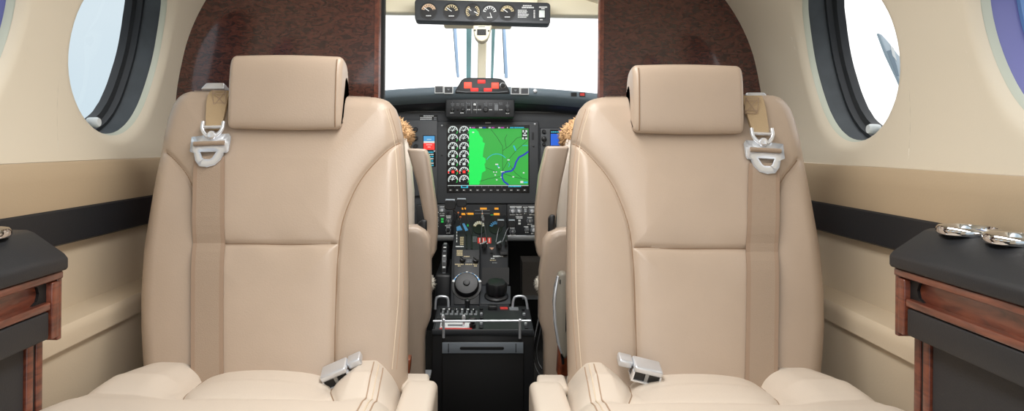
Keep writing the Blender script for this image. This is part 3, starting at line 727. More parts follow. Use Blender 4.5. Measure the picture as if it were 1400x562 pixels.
for x0, x1, c_ in ((642, 644, E_WHT), (645, 649.5, E_MAG), (655, 659, E_WHT), (660, 664, E_BLU), (668, 671, E_WHT), (672, 676, E_MAG), (681, 684, E_WHT), (685, 689, E_MAG), (693, 694, E_WHT), (697, 702, E_CYN), (703, 716, E_CYN)): IP.dashes(mb, x0, x1, 174.7, 1.6, c_, L0, L1, .25)
IP.rect(mb, 612.5, 252.9, 722, 253.6, E_WHT, L0, L1)
for k in range(12): IP.rect(mb, 613+k*9.1, 253.6, 613.3+k*9.1, 256, GREY, L0, L1)
IP.rect(mb, 630.5, 253, 640, 256.6, E_CYN, L0, L1); IP.rect(mb, 632, 253.8, 638, 255.7, E_BLK, L1, L2)
IP.dashes(mb, 695, 712, 254.5, 1.8, E_CYN, L1, L2)
# engine gauges: two columns of seven dials
for gi, gy in enumerate((179, 189.8, 201, 212, 223, 234.5, 245.6)):
    for gx in (619.6, 634.7):
        c_ = REDMK if False else E_WHT
        IP.arc(mb, gx, gy, 5.4, 6.7, 0, 205, E_WHT, L0, L1, 14)
        IP.arc(mb, gx, gy, 5.4, 6.7, -38, 0, E_GRN if gi < 5 else E_GRN, L0, L1, 4)
        for t in range(30, 200, 34): IP.arc(mb, gx, gy, 3.6, 5.4, t-5, t+5, E_WHT, L0, L1, 1)
        if gi == 5:
            IP.rect(mb, gx-1.8, gy-1.6, gx+1.8, gy+2, E_RED, L0, L1); IP.arc(mb, gx, gy, 5.4, 6.8, 0, 22, E_RED, L1, L2, 3); IP.arc(mb, gx, gy, 5.4, 6.8, 175, 200, E_RED, L1, L2, 3)
        elif gi in (2, 3, 4): IP.rect(mb, gx-2, gy-.6, gx+2, gy+2.6, E_WHT, L0, L1); IP.line(mb, [(gx, gy), (gx+2.5, gy-3.6)], .7, E_WHT, L0, L1)
        else: IP.line(mb, [(gx-1.2, gy+1), (gx+(.5 if gi else 2.5), gy-4)], 1.1, E_WHT, L0, L1); IP.rect(mb, gx-2.6, gy-1.5, gx+2, gy-.3, E_WHT, L0, L1)
mb.build('screen', d)
for k in range(12):
    x = 616.3+9.15*k
    mb = MB(); IP.rect(mb, x-2.6, 257.6, x+2.6, 261.4, PLAST, .018, .021); IP.dashes(mb, x-1.2, x+1.4, 259.5, 1.1, WHITE, .021, .0217); mb.build('soft_key', d)
mb = MB(); IP.dashes(mb, 663.5, 671, 168, 1.5, WHITE, .018, .0187, .3); mb.build('maker_mark', d)
mb = MB(); IP.rect(mb, 727, 181, 729.6, 191, PLAST, .018, .021); mb.build('card_slot', d)
for x, y in ((604.5, 172), (604.5, 212), (731, 170), (729, 200)):
    mb = MB(); mb.lathe(IP.pt(x, y, .018), IP.n, [(.004, 0), (.004, .002), (.002, .0025)], STEEL if y < 180 else PLAST, 12); mb.build('bezel_screw', d)
# --- left pilot display sliver
mb = MB(); IP.rrect(mb, 500, 164, 599, 268, 1.5, BEZEL, 0, .014); d = mb.build('flight_display', panel, bevel=.003)
mb = MB(); l = .0148
IP.rect(mb, 578.5, 185, 595.5, 205, E_BLK, .014, l); IP.rect(mb, 579.5, 186, 594.5, 194, E_SKY, l, l+.0005); IP.rect(mb, 579.5, 194, 594.5, 204.5, E_RED, l, l+.0005)
IP.rect(mb, 579.5, 193, 594.5, 195.6, E_WHT, l+.0003, l+.0008); IP.line(mb, [(583, 198), (591, 198)], .7, E_WHT, l, l+.0009); IP.line(mb, [(584, 190.5), (590, 190.5)], .7, E_WHT, l, l+.0009); IP.line(mb, [(585, 201), (589, 201)], .7, E_WHT, l, l+.0009)
IP.rect(mb, 579, 206, 596, 228, E_BLK, .014, l)
for y in range(208, 227, 3): IP.dashes(mb, 585.5, 593, y, 1.7, E_WHT if y % 2 else E_CYN, l, l+.0006, .5)
mb.build('screen', d)
mb = MB(); 
for y in (177, 189, 200): mb.lathe(IP.pt(569, y, .014), IP.n, [(.009, 0), (.009, .012), (.007, .014)], PLAST, 20)
mb.build('bezel_knob', d)
mb = MB(); mb.lathe(IP.pt(594.5, 206.5, .014), IP.n, [(.004, 0), (.004, .008), (.003, .01)], SILVER, 14); mb.build('bright_button', d)
# --- placard
mb = MB(); IP.rect(mb, 573.5, 157, 598.5, 171, DARK, 0, .003)
for k, y in enumerate((158.6, 161, 163.4, 165.8, 168.2)): IP.dashes(mb, 579 if k == 0 else 574.5, 593 if k == 0 else 590.5, y, 1.3, WHITE, .003, .0036, .35)
for y in (161, 163.4, 165.8, 168.2): IP.rect(mb, 593, y-.8, 597, y+.8, GREY, .003, .0036)
mb.build('placard', panel)
# --- right display sliver
mb = MB(); IP.rrect(mb, 738, 175, 850, 270, 1.5, BEZEL, 0, .014); d = mb.build('flight_display', panel, bevel=.003)
mb = MB(); IP.rect(mb, 751.5, 177.5, 800, 205, E_BLK, .014, l); IP.rect(mb, 752.5, 183, 800, 199, E_PFD, l, l+.0006)
IP.dashes(mb, 753, 776, 180.5, 1.6, E_CYN, l, l+.0006); IP.dashes(mb, 763, 776, 178.9, 1, E_MAG, l, l+.0006); IP.line(mb, [(768, 187), (776, 187)], .6, E_WHT, l, l+.0009); IP.line(mb, [(770, 192), (776, 192)], .6, E_WHT, l, l+.0009); mb.build('screen', d)
for y, r in ((180, 2.6), (190, 3.4), (197, 2.2)):
    mb = MB(); mb.lathe(IP.pt(743, y, .014), IP.n, [(r*.003, 0), (r*.003, .012), (r*.0022, .014)], PLAST, 20); mb.build('bezel_knob', d)
mb = MB(); IP.dashes(mb, 740, 747, 184.8, 1.0, GREY, .014, .0147); IP.dashes(mb, 740, 747, 193.6, 1.0, GREY, .014, .0147); mb.build('markings', d)
# --- sub panels either side of the quadrant
def subpanel(x0, y0, x1, y1, dials, toggles, dash):
    mb = MB(); IP.rect(mb, x0, y0, x1, y1, PANELD, 0, .012); s = mb.build('sub_panel', panel, bevel=.002)
    for x, y, r, c in dials:
        mb = MB(); IP.arc(mb, x, y, r, r+.9, 0, 360, GREY, .012, .0128, 20); IP.dashes(mb, x-r, x+r, y-r-1.4, 1, WHITE, .012, .0128, .3); IP.dashes(mb, x-r, x+r, y+r+1.6, 1, WHITE, .012, .0128, .3)
        mb.lathe(IP.pt(x, y, .012), IP.n, [(r*.0026, 0), (r*.0026, .012), (r*.0018, .016), (.001, .0165)], c, 20); mb.build('knob', s)
    for x, y, c in toggles:
        mb = MB(); IP.rect(mb, x-1.6, y-1.2, x+1.6, y+1.2, c, .012, .02); mb.build('switch', s)
    mb = MB()
    for x_0, x_1, y in dash: IP.dashes(mb, x_0, x_1, y, 1.1, WHITE, .012, .0127, .35)
    IP.line(mb, [(x0+2, y0+1.5), (x1-2, y0+1.5)], .4, GREY, .012, .0126)
    mb.build('markings', s)
subpanel(570, 279, 620, 321, [(604.5, 287, 3.2, SILVER), (597, 301, 2.6, PLAST), (613.5, 301.5, 3, STEEL), (613, 314, 2.6, PLAST), (590, 290, 3, PLAST)],
         [(605, 299, E_GRN), (605, 302.5, E_GRN), (613, 290, PLAST)], [(594, 600, 290), (602, 608, 294.5), (610, 617, 295), (609, 617, 308), (594, 600, 309)])
subpanel(693, 279, 800, 321, [(700.5, 288, 3.6, SILVER), (709.3, 288, 3.4, SILVER), (718, 288.5, 1.6, SILVER), (727, 288, 3.6, SILVER), (724, 301.5, 3.2, STEEL), (720, 313.5, 2.2, STEEL), (729, 314, 3.2, SILVER), (700.5, 316, 3.2, STEEL), (742, 288, 3.4, SILVER)],
         [(710, 301, WHITE), (710, 305, WHITE)], [(697, 705, 282.3), (705, 713, 282.3), (715, 721, 283), (722, 731, 282.5), (705, 714, 296), (716, 722, 309.5), (706, 714, 297.8), (726, 732, 308), (697, 705, 321)])
# ------------------------------------------------------------------ glareshield with warning lights
gl = empty('glareshield', (0, 2.95, 1.05)); tag(gl, 'grey padded glareshield arching over the instrument panel', 'glareshield')
mb = MB(); rings = []
for x in np.linspace(-.73, .73, 41):
    q = (x/.4)**2; dz = -.018*min(q, 4.0); dy = .03*q if q < 4 else .12
    pr = [(2.842, 1.056), (2.834, 1.062), (2.832, 1.075), (2.838, 1.086), (2.852, 1.089), (3.10, 1.075), (3.38, 1.035), (3.38, 1.02), (3.00, 1.02), (2.90, 1.030), (2.86, 1.045)]
    rings.append([(x, y+dy*.6, z+dz) for y, z in pr])
mb.loft(rings, GLARE); mb.build('hood', gl, sm=50)
mb = MB(); rings = []
for x in np.linspace(-.73, .73, 41):
    q = (x/.4)**2; dz = -.018*min(q, 4.0); dy = (.03*q if q < 4 else .12)*.6
    rings.append([(x, y+dy, z+dz) for y, z in [(2.885, 1.046), (2.91, 1.022), (2.96, 1.008), (2.998, 1.004), (2.998, 1.03), (2.95, 1.04)]])
mb.loft(rings, PANELD); mb.build('hood_underside', gl, sm=60)
GS = Surf((0, 2.832, 0), (0, -1, 0))
mb = MB(); pts = [(622, 127.5), (622.5, 124), (631, 109.5), (635, 107), (641, 106.3), (676, 106.8), (684, 107.6), (689, 110), (696.5, 123.5), (697, 128)]
GS.poly(mb, pts, PANELD, -.10, .004); an = mb.build('annunciator', gl, bevel=.004)
mb = MB(); GS.line(mb, [(624, 124.5), (636, 126), (682, 126.2), (694, 125)], .9, GREY, .004, .006); mb.build('lip', an)
for q in ((634.5, 112.5, 645, 121), (671.8, 113, 682, 121.3)):
    mb = MB(); GS.rect(mb, *q, E_HOT, .004, .008); mb.build('warning_light', an, bevel=.002)
for q in ((653, 109.3, 663.5, 114.2), (643.5, 120.4, 654, 125), (661.5, 120.6, 672.5, 125.2)):
    mb = MB(); GS.rect(mb, *q, E_RED, .004, .007); mb.build('warning_light', an, bevel=.002)
mb = MB(); mb.lathe(GS.pt(687.3, 117.2, .004), GS.n, [(.012, 0), (.012, .004), (.010, .005)], STEEL, 24); mb.lathe(GS.pt(687.3, 117.2, .009), GS.n, [(.009, 0), (.009, .005), (.006, .006)], DARK, 20); mb.build('dimmer_knob', an)
for x0, y0, x1, y1, c in ((594.3, 117.3, 606.5, 127.5, BEZEL), (607, 118, 619.5, 128, PANELD), (698.5, 119.2, 710.8, 129, PANELD), (711.3, 119.8, 723, 129.3, BEZEL)):
    mb = MB(); GS.rect(mb, x0, y0, x1, y1, WHITE, -.012, .002); GS.rect(mb, x0+1, y0+1, x1-1, y1-1, c, .001, .004)
    if c is PANELD: GS.poly(mb, [((x0+x1)/2-2.4, y0+3.4), ((x0+x1)/2+2.4, y0+3.4), ((x0+x1)/2, y0+6)], GREY, .004, .0048)
    mb.build('push_switch', gl)
mb = MB(); mb.lathe(GS.pt(731.5, 124.2, -.012), GS.n, [(.008, 0), (.008, .014), (.006, .016), (.0035, .0165)], SILVER, 20); mb.build('round_button', gl)
for x, c in ((784.5, DARK), (796, REDMK)):
    mb = MB(); S2 = Surf((0, 2.846, 0), (0, -1, 0)); S2.rect(mb, x-4, 126.5, x+4, 132, PANELD, -.02, .002); S2.rect(mb, x-3, 127.4, x+3, 131, c, .002, .004); mb.build('rocker_switch', gl)
# ------------------------------------------------------------------ overhead gauge panel
OV = Surf((0, 2.45, 0), (0, -1, .12))
ov = empty('overhead_gauge_panel', tuple(OV.pt(660, 31, -.02))); tag(ov, 'charcoal overhead panel with a row of five round gauges above the windshield', 'gauge panel')
T_ = .0262 - .0087
mb = MB(); OV.rrect(mb, 567, 1.0, 752.5, 30.5, 4.5, BEZEL, -.05, 0, T_+.0095); mb.build('housing', ov, bevel=.004)
def dial(cx, cy, style):
    ins = empty if False else None
    mb = MB(); OV.arc(mb, cx, cy, 10.8, 11.8, 0, 360, PLAST, 0, .004, 28); OV.disc(mb, cx, cy, 10.8, DARK if style != 3 else PANELD, 0, .0012, 28); g = mb.build('gauge', ov)
    mb = MB(); c = {0: CREAMK, 1: CREAMK, 2: CREAMK, 3: WHITE, 4: CREAMK}[style]
    if style == 0:
        OV.arc(mb, cx, cy, 5.6, 10, 15, 165, mat('gauge_peach', (206, 176, 146), .6), .0012, .002, 18)
        for t in range(20, 170, 22): OV.arc(mb, cx, cy, 6.2, 8.6, t-3, t+3, DARK, .002, .0026, 1)
    elif style == 2:
        for s0 in (-40, 130):
            OV.arc(mb, cx, cy, 8.6, 9.3, s0, s0+95, c, .0012, .002, 10)
            for t in range(s0, s0+96, 19): OV.arc(mb, cx, cy, 5.8, 8.6, t-4, t+4, c, .0012, .002, 1)
        OV.disc(mb, cx, cy, 5.2, PANELD, .0012, .002)
    else:
        OV.arc(mb, cx, cy, 8.4, 9.2, 15, 165, c, .0012, .002, 14)
        for t in range(15, 170, 25): OV.arc(mb, cx, cy, 5.4, 9.2, t-5, t+5, c, .0012, .002, 1)
        if style == 4: OV.arc(mb, cx, cy, 5.6, 7.4, 25, 155, CREAMK, .0012, .002, 12)
    if style != 2: OV.dashes(mb, cx-3.5, cx+3.8, cy+6.4, 1.1, WHITE, .0012, .002, .3)
    mb.build('dial_face', g)
    mb = MB(); 
    if style == 2: OV.line(mb, [(cx-2, cy-1), (cx-6, cy-4.5)], 1, WHITE, .002, .003); OV.line(mb, [(cx+2, cy), (cx+7, cy+3)], 1, WHITE, .002, .003)
    else: OV.line(mb, [(cx+.5, cy), (cx-6, cy-4.5) if style != 3 else (cx+2.5, cy+6.5)], 1, WHITE, .002, .003)
    mb.build('needle', g)
for i, (x, y) in enumerate(((586, 15.3), (617, 15.6), (646.3, 16), (669.5, 17.5), (693.5, 17))): dial(x, y, i)
mb = MB()
for x0, x1, y, h in ((715, 727, 7.8, 1.5), (713.5, 730, 10.4, 1.6), (708, 720, 14, 1), (708, 721, 15.9, 1), (708, 720, 17.8, 1), (708, 723, 19.7, 1), (708, 722, 21.6, 1), (708, 720, 23.5, 1)): OV.dashes(mb, x0, x1, y, h, WHITE, 0, .001, .35)
for y in (14.5, 16.4, 18.3, 20.2, 22.1, 24): OV.rect(mb, 729.5, y-.5, 731.5, y+.5, WHITE, 0, .001)
OV.dashes(mb, 737, 748, 9.8, 1.5, WHITE, 0, .001, .3); OV.dashes(mb, 740, 745, 12, 1.2, WHITE, 0, .001, .3); OV.dashes(mb, 738, 742, 27, 1.1, WHITE, 0, .001, .3)
mb.build('placard_text', ov)
mb = MB(); OV.rect(mb, 736, 14, 745.5, 25.5, PLAST, 0, .003); OV.rect(mb, 736.8, 14.8, 744.7, 24.7, mat('rocker_white', (214, 222, 220), .4), .003, .008); mb.build('rocker_switch', ov, bevel=.002)
mb = MB(); OB = Surf(OV.pt(660, 20, -.052), OV.n); OB.rrect(mb, 606, 22, 700, 34, 3, IVORY, -.06, 0, .012); mb.build('mounting_bracket', ov, bevel=.006)
# compass on the post
CS = Surf((0, 2.62, 0), (0, -1, 0))
co = empty('digital_compass', tuple(CS.pt(659, 57))); tag(co, 'small ivory compass unit with dark display hanging below the overhead panel', 'compass')
mb = MB(); pts = [(646.5, 34.2), (673.5, 34.2), (671.5, 38), (669.5, 47), (666.5, 53), (662, 56), (658, 56.6), (653.5, 55), (649.8, 51), (647.8, 45), (646.8, 38)]
CS.poly(mb, pts, IVORY, -.08, .0); mb.build('compass_body', co, bevel=.008, seg=3)
mb = MB(); CS.rect(mb, 652.3, 40, 664.6, 48.2, DARK, 0, .003)
for k in range(3): CS.line(mb, [(655+k*3, 42), (656.5+k*3, 42), (656.5+k*3, 44), (655+k*3, 44), (655+k*3, 46), (656.5+k*3, 46)], .35, PANEL, .003, .0035)
mb.build('compass_display', co)
mb = MB(); CS.disc(mb, 649.3, 41.5, 1.1, DARK, 0, .003); CS.disc(mb, 668, 42.2, 1.1, DARK, 0, .003); CS.rect(mb, 654, 36.2, 663, 37.2, GREY, 0, .001); mb.build('compass_screw', co)
t = CS.pt(660, 36); mb = MB(); mb.box(t.x-.012, t.x+.012, 2.685, 2.70, t.z-.01, 1.445, IVORY); mb.build('mounting_stem', co, bevel=.003)
t = OV.pt(660, 4); mb = MB(); mb.box(t.x-.20, t.x+.20, 2.64, 2.67, t.z-.02, 1.445, IVORY); mb.build('ceiling_mount', ov, bevel=.006)
# ------------------------------------------------------------------ centre pedestal
QA, QB = Vector((0, 2.62, .487)), Vector((0, 2.93, .556))
QL0 = Vector((0, 2.50, .315))
ld = (QA-QL0).normalized(); LN = Vector((0, -ld.z, ld.y)); QL = Surf(QL0, LN)
qd = (QB-QA).normalized(); QN = Vector((0, -qd.z, qd.y)); Q = Surf(QA, QN)
ped = empty('center_pedestal', (0, 2.35, 0)); tag(ped, 'black centre pedestal with throttle levers, knobs and a metal guard rail', 'pedestal')
xl, xr = -.150, .158
TZ = .318
mb = MB(); mb.box(xl, xr, 2.20, 2.50, 0, .296, PLAST); mb.build('lower_cabinet', ped, bevel=.004)
for x0, x1, pr in ((-.109, -.010, [(2.46, .05), (2.46, .305), (QL0.y, QL0.z), (QA.y, QA.z), (QB.y, QB.z), (2.98, QB.z+.02), (2.99, .05)]),
                   (-.010, .093, [(2.46, .05), (2.46, .322), (2.47, .326), (2.605, .362), (2.65, .470), (2.66, .496), (QB.y, QB.z), (2.98, QB.z+.02), (2.99, .05)])):
    mb = MB(); mb.prism([(x0, y, z) for y, z in pr], [(x1, y, z) for y, z in pr], QUAD); mb.build('quadrant_body', ped, bevel=.004)
PLT = Surf((0, 2.47, .326), (0, -.036, .135)); PN = PLT.n; RW = Surf((0, 2.605, .362), (0, -.108, .045))
# radio tray on top
RT = Surf((0, 2.20, .298), (0, -.085, 1))
mb = MB(); mb.prism([(xl, 2.195, .290), (xr, 2.195, .290), (xr, 2.46, .312), (xl, 2.46, .312)], [(xl, 2.195, .299), (xr, 2.195, .299), (xr, 2.46, .321), (xl, 2.46, .321)], QUAD); tray = mb.build('radio_tray', ped, bevel=.002)
RT = Surf((0, 2.195, .299), (0, -.083, 1))
def trrect(mb, x0, x1, y0, y1, m, l0, l1):
    z = lambda y: .299+(y-2.195)*.083
    mb.prism([(x0, y0, z(y0)+l0), (x1, y0, z(y0)+l0), (x1, y1, z(y1)+l0), (x0, y1, z(y1)+l0)], [(x0, y0, z(y0)+l1), (x1, y0, z(y0)+l1), (x1, y1, z(y1)+l1), (x0, y1, z(y1)+l1)], m)
mb = MB(); trrect(mb, .006, .128, 2.21, 2.42, PANELD, 0, .004); mb.build('blank_cover', tray)
mb = MB(); trrect(mb, -.142, -.010, 2.205, 2.30, BEZEL, 0, .004); lp = mb.build('trim_panel', tray)
mb = MB(); trrect(mb, -.128, -.030, 2.215, 2.275, WHITE, .004, .0046); trrect(mb, -.128, -.030, 2.210, 2.222, REDMK, .0044, .0052); trrect(mb, -.105, -.06, 2.24, 2.255, GREY, .0046, .0052); mb.build('label_plate', lp)
mb = MB(); trrect(mb, -.142, -.010, 2.31, 2.43, PANELD, 0, .005)
for k in range(8): trrect(mb, -.134+k*.0155, -.124+k*.0155, 2.345, 2.39, GREY, .005, .0056)
for k in range(6): trrect(mb, -.130+k*.02, -.122+k*.02, 2.40, 2.41, WHITE, .005, .0056)
mb.build('audio_panel', tray)
for k in range(8):
    mb = MB(); x = -.132+k*.0155; mb.lathe((x, 2.368, .318), (0, -.3, 1), [(.003, 0), (.0025, .014), (.003, .016), (.001, .017)], PLAST, 10); mb.build('toggle', tray)
for k in range(5):
    for x in (-.002, .136):
        mb = MB(); y = 2.225+k*.047; mb.lathe((x, y, .299+(y-2.195)*.083), (0, -.08, 1), [(.005, 0), (.005, .006), (.003, .007)], SILVER if k % 2 else PLAST, 14); mb.build('fastener', tray)
mb = MB(); mb.box(.02, .05, 2.40, 2.425, .318, .334, PLAST); mb.build('latch', tray, bevel=.003)
mb = MB(); trrect(mb, .06, .085, 2.41, 2.43, REDMK, .004, .006); trrect(mb, .09, .12, 2.40, 2.43, GREY, .004, .006); mb.build('coloured_tab', tray)
for px, py in ((605.5, 444), (634, 444)):
    c = P(px, py, 2.24); c.z = .303; mb = MB(); mb.lathe(c, (0, -.1, 1), [(.0035, 0), (.0035, .026), (.006, .028), (.006, .036), (.004, .040), (.001, .041)], CHROME, 16); mb.build('lever_switch', tray)
c = P(646, 446, 2.23); c.z = .302
mb = MB(); mb.lathe(c, (0, -.2, 1), [(.010, 0), (.010, .016), (.007, .018), (.007, .026), (.011, .028), (.011, .036), (.008, .038)], PLAST, 20); mb.build('knob', tray)
c = P(639, 420, 2.42); mb = MB(); mb.lathe((c.x, 2.42, .320), (0, -.15, 1), [(.008, 0), (.007, .012), (.009, .016), (.009, .030), (.006, .033)], PLAST, 16); mb.build('knob', tray)
# guard rails
mb = MB(); mb.tube([P(592, 439.3, 2.185), P(660, 439, 2.185), P(726, 438.7, 2.185)], .0035, SILVER, 10); rail = mb.build('guard_rail', ped)
for px in (606.5, 711):
    mb = MB(); t = P(px, 439, 2.185); mb.tube([t, Vector((t.x, 2.188, .285))], .004, SILVER, 10); mb.lathe((t.x, 2.185, t.z-.004), (0, 0, 1), [(.005, 0), (.005, .009), (.003, .011)], CHROME, 12); mb.build('rail_post', rail)
for pts in (((595, 424), (595.5, 410), (598, 405.5), (610, 405.5), (613, 409), (613, 421)), ((700.5, 420), (702, 409), (705, 405), (716, 405), (719.5, 409), (721.5, 426))):
    mb = MB(); ps = [P(x, y, 2.43) for x, y in pts]; ps[0].z = .315; ps[-1].z = .315; mb.tube(chaikin(ps, 2, False), .0042, SILVER, 10); mb.build('guard_hoop', ped)
# aft drawer
FA = Surf((0, 2.20, 0), (0, -1, 0))
mb = MB(); FA.rect(mb, 604, 466, 716, 585, DARK, 0, .012); dr = mb.build('drawer', ped, bevel=.004)
mb = MB()
FA.rect(mb, 605, 466.5, 715, 481, mat('handle_grey', (122, 130, 138), .4), .012, .017); FA.rect(mb, 613, 467.5, 614, 480, DARK, .017, .018); FA.rect(mb, 704.5, 467.5, 705.5, 480, DARK, .017, .018)
FA.rrect(mb, 629, 472, 689, 476.2, 2, DARK, .0171, .0179); mb.build('drawer_handle', dr, bevel=.0015)
mb = MB(); FA.rect(mb, 590.5, 450, 728.5, 456.5, PANEL, 0, .006); mb.build('top_edge', ped, bevel=.002)
# ---- quadrant face
def qp(px, py, l=0.0): return Q.pt(px, py, l)
def ql(px, py, l=0.0): return QL.pt(px, py, l)
mb = MB(); QL.rect(mb, 620.5, 342, 655.5, 417, PANELD, 0, .004); lpn = mb.build('pressure_panel', ped, bevel=.002)
mb = MB()
for x0, x1, y in ((622, 634, 362.2), (636, 646, 362.2), (647, 653, 362.2), (634, 642, 351.5), (626, 630, 364.5), (648, 652, 364.5)): QL.dashes(mb, x0, x1, y, 1.3, CREAMK, .004, .005, .35)
for x0, x1, y in ((638, 645, 356.5), (638, 645, 358.5)): QL.dashes(mb, x0, x1, y, 1, GREY, .004, .005, .35)
mb.build('markings', lpn)
for px, py in ((632.5, 356.5), (650.5, 357.5)):
    mb = MB(); mb.lathe(ql(px, py, .004), LN, [(.011, 0), (.010, .008), (.008, .014), (.003, .015)], PLAST, 20, flutes=0); a = ql(px-3, py-2.5, .02); b = ql(px+3, py+2.5, .02); mb.tube([a, b], .003, PLAST, 6); mb.build('knob', lpn)
c = ql(638, 392, .004)
mb = MB(); mb.lathe(c, LN, [(.051, 0), (.051, .003), (.043, .004), (.042, .022), (.038, .027), (.030, .028), (.010, .0285)], PLAST, 40); kn = mb.build('altitude_selector', lpn)
mb = MB(); ex = Vector((1, 0, 0)); ey = LN.cross(ex)
def qarc(mb, c, r0, r1, a0, a1, m, l0, l1, n=12):
    for k in range(n):
        t0, t1 = [math.radians(a0+(a1-a0)*q/n) for q in (k, k+1)]
        pts = [(r0, t0), (r1, t0), (r1, t1), (r0, t1)]
        mb.prism([c+ex*(r*math.cos(t))+ey*(r*math.sin(t))+LN*l0 for r, t in pts], [c+ex*(r*math.cos(t))+ey*(r*math.sin(t))+LN*l1 for r, t in pts], m)
qarc(mb, c, 0.0435, .0505, 20, 160, E_LB, .003, .0045, 24)
for t in range(22, 160, 17): qarc(mb, c, 0.0435, .0505, t-3.5, t+3.5, WHITE, .0045, .0052, 2)
for t in (20, 90, 160): qarc(mb, c, .0445, .053, t-4, t+4, WHITE, .0052, .006, 2)
mb.build('dial_markings', kn)
mb = MB(); mb.lathe(c+LN*.0285, LN, [(.012, 0), (.010, .006), (.004, .007)], PLAST, 20); mb.build('center_cap', kn)
# right half: large fluted rudder trim knob on a plinth
mb = MB(); PLT.rect(mb, 656.5, 392, 698, 416, PANEL, 0, .003); rp = mb.build('trim_plate', ped, bevel=.002)
c = PLT.pt(678.5, 407, .003); up = PN
mb = MB(); mb.lathe(c-up*.006, up, [(.041, .006), (.041, .012), (.037, .016), (.029, .018), (.027, .026)], PLAST, 40); mb.build('trim_knob_base', rp)
mb = MB(); mb.lathe(c+up*.014, up, [(.026, 0, 1), (.034, .006, 1), (.035, .034, 1), (.031, .042, 1), (.020, .044), (.006, .045)], PLAST, 64, flutes=8, fd=.05); mb.build('trim_knob', rp)
# slots
mb = MB()
for px in (638, 645):
    mb = MB(); Q.rect(mb, px-1.1, 318, px+1.1, 341, DARK, .0005, .002); mb.build('lever_slot', ped)
mb = MB(); RW.rect(mb, 659, 366, 696, 389, DARK, .0005, .002); mb.build('recess', ped)
mb = MB()
for k in range(5): Q.dashes(mb, 629, 634, 325+k*2.4, 1.2, CREAMK, .0005, .0015, .3)
Q.dashes(mb, 623, 634, 337.5, 1.2, WHITE, .0005, .0015, .3)
for k in range(4): QL.dashes(mb, 624.5, 632.5, 343.5+k*2.1, 1.3, CREAMK, .0045, .0052, .3)
for k in range(4): Q.rect(mb, 624, 317+k*4, 625, 319.5+k*4, WHITE, .0005, .0015)
for k in range(4): Q.dashes(mb, 646, 652, 324.5+k*2, .8, GREY, .0005, .0015, .3)
RW.dashes(mb, 674, 688, 350.5, 1.6, WHITE, .0005, .0015, .35); RW.dashes(mb, 671, 676, 353.5, 1.3, WHITE, .0005, .0015); RW.dashes(mb, 670, 678, 356, 1.2, CREAMK, .0005, .0015); RW.dashes(mb, 673, 680, 359.5, 1.2, GREY, .0005, .0015); Q.dashes(mb, 656, 667, 333.5, 1, WHITE, .0005, .0015); Q.poly(mb, [(669, 339), (675.5, 339), (672.5, 342)], mat('peach_mark', (200, 150, 125), .6), .0005, .0015)
mb.build('markings', ped)
mb = MB(); Q.rect(mb, 653, 325.5, 671.5, 333, REDMK, .0005, .0018); 
for x in (656, 661, 665, 669): Q.rect(mb, x-.5, 326.5, x+.5, 332, WHITE, .0018, .0026)
Q.rect(mb, 657, 325, 658.8, 333, DARK, .0018, .003); Q.rect(mb, 664.6, 325, 666.4, 333, DARK, .0018, .003); mb.build('red_placard', ped)
for px, py in ((662, 338.5), (682, 338.5)):
    mb = MB(); mb.lathe(qp(px, py), QN, [(.010, 0), (.010, .012), (.008, .018), (.003, .019)], PLAST, 18); mb.tube([qp(px-2.4, py+1.5, .020), qp(px+2.6, py-1.2, .020)], .0028, SILVER, 6); mb.build('knob', ped)
mb = MB(); Q.rect(mb, 690, 330, 694, 338, PLAST, 0, .025); mb.build('friction_lock', ped, bevel=.003)
mb = MB(); RW.rect(mb, 683, 345, 694, 350, DARK, 0, .012); mb.build('side_catch', ped, bevel=.002)
# dials behind the levers
for px, c1 in ((655, CREAMK), (677.5, E_LB)):
    mb = MB(); Q.disc(mb, px, 311, 9.5, DARK, .0005, .003, 28); Q.arc(mb, px, 312, 4.5, 8.2, 15, 165, c1, .003, .004, 12)
    for t in range(20, 170, 22): Q.arc(mb, px, 312, 5, 8.2, t-5, t+5, WHITE if px < 660 else DARK, .004, .0046, 1)
    mb.build('trim_dial', ped)
mb = MB(); Q.poly(mb, [(631, 307), (634.5, 305.5), (640, 315), (636.5, 316.5)], E_LB, .0005, .002); Q.poly(mb, [(624, 311), (629, 309), (632, 315), (624.5, 316)], E_LB, .0005, .002); Q.disc(mb, 640, 308.5, 1.4, E_GRN, .0005, .002); mb.build('blue_placard', ped)
# caution annunciators: upright board at the head of the quadrant
AS = Surf((0, 2.92, 0), (0, -1, .12))
mb = MB(); AS.rect(mb, 621, 278.5, 692.5, 303.5, QUAD, -.02, .004); cb = mb.build('caution_board', ped, bevel=.002)
for x0, x1, y0, y1, m_ in ((631.5, 637, 284, 286.6, E_AMB), (656.5, 665.5, 284, 286.6, E_AMB), (676, 681.5, 284, 286.6, E_AMB), (631, 638, 291.3, 294.3, E_AMB), (639, 647.5, 291, 293.6, E_AMB), (639, 647.5, 294, 296, E_GRN), (670.5, 674.5, 293.6, 296, E_GRN), (675, 683, 291.3, 294.3, E_AMB)):
    mb = MB(); AS.rect(mb, x0, y0, x1, y1, m_, .004, .006); mb.build('caution_light', cb)
mb = MB()
for k in range(3): AS.rect(mb, 649, 287.5+k*4.2, 669.5, 290.9+k*4.2, DARK, .004, .007); AS.rect(mb, 649, 287.3+k*4.2, 669.5, 287.9+k*4.2, GREY, .007, .0075)
AS.rect(mb, 658.8, 287, 660, 300, GREY, .007, .0085); AS.disc(mb, 659.4, 292, 1, mat('peach_dot', (240, 190, 150), .5), .008, .0095, 12); mb.build('flap_indicator', cb)
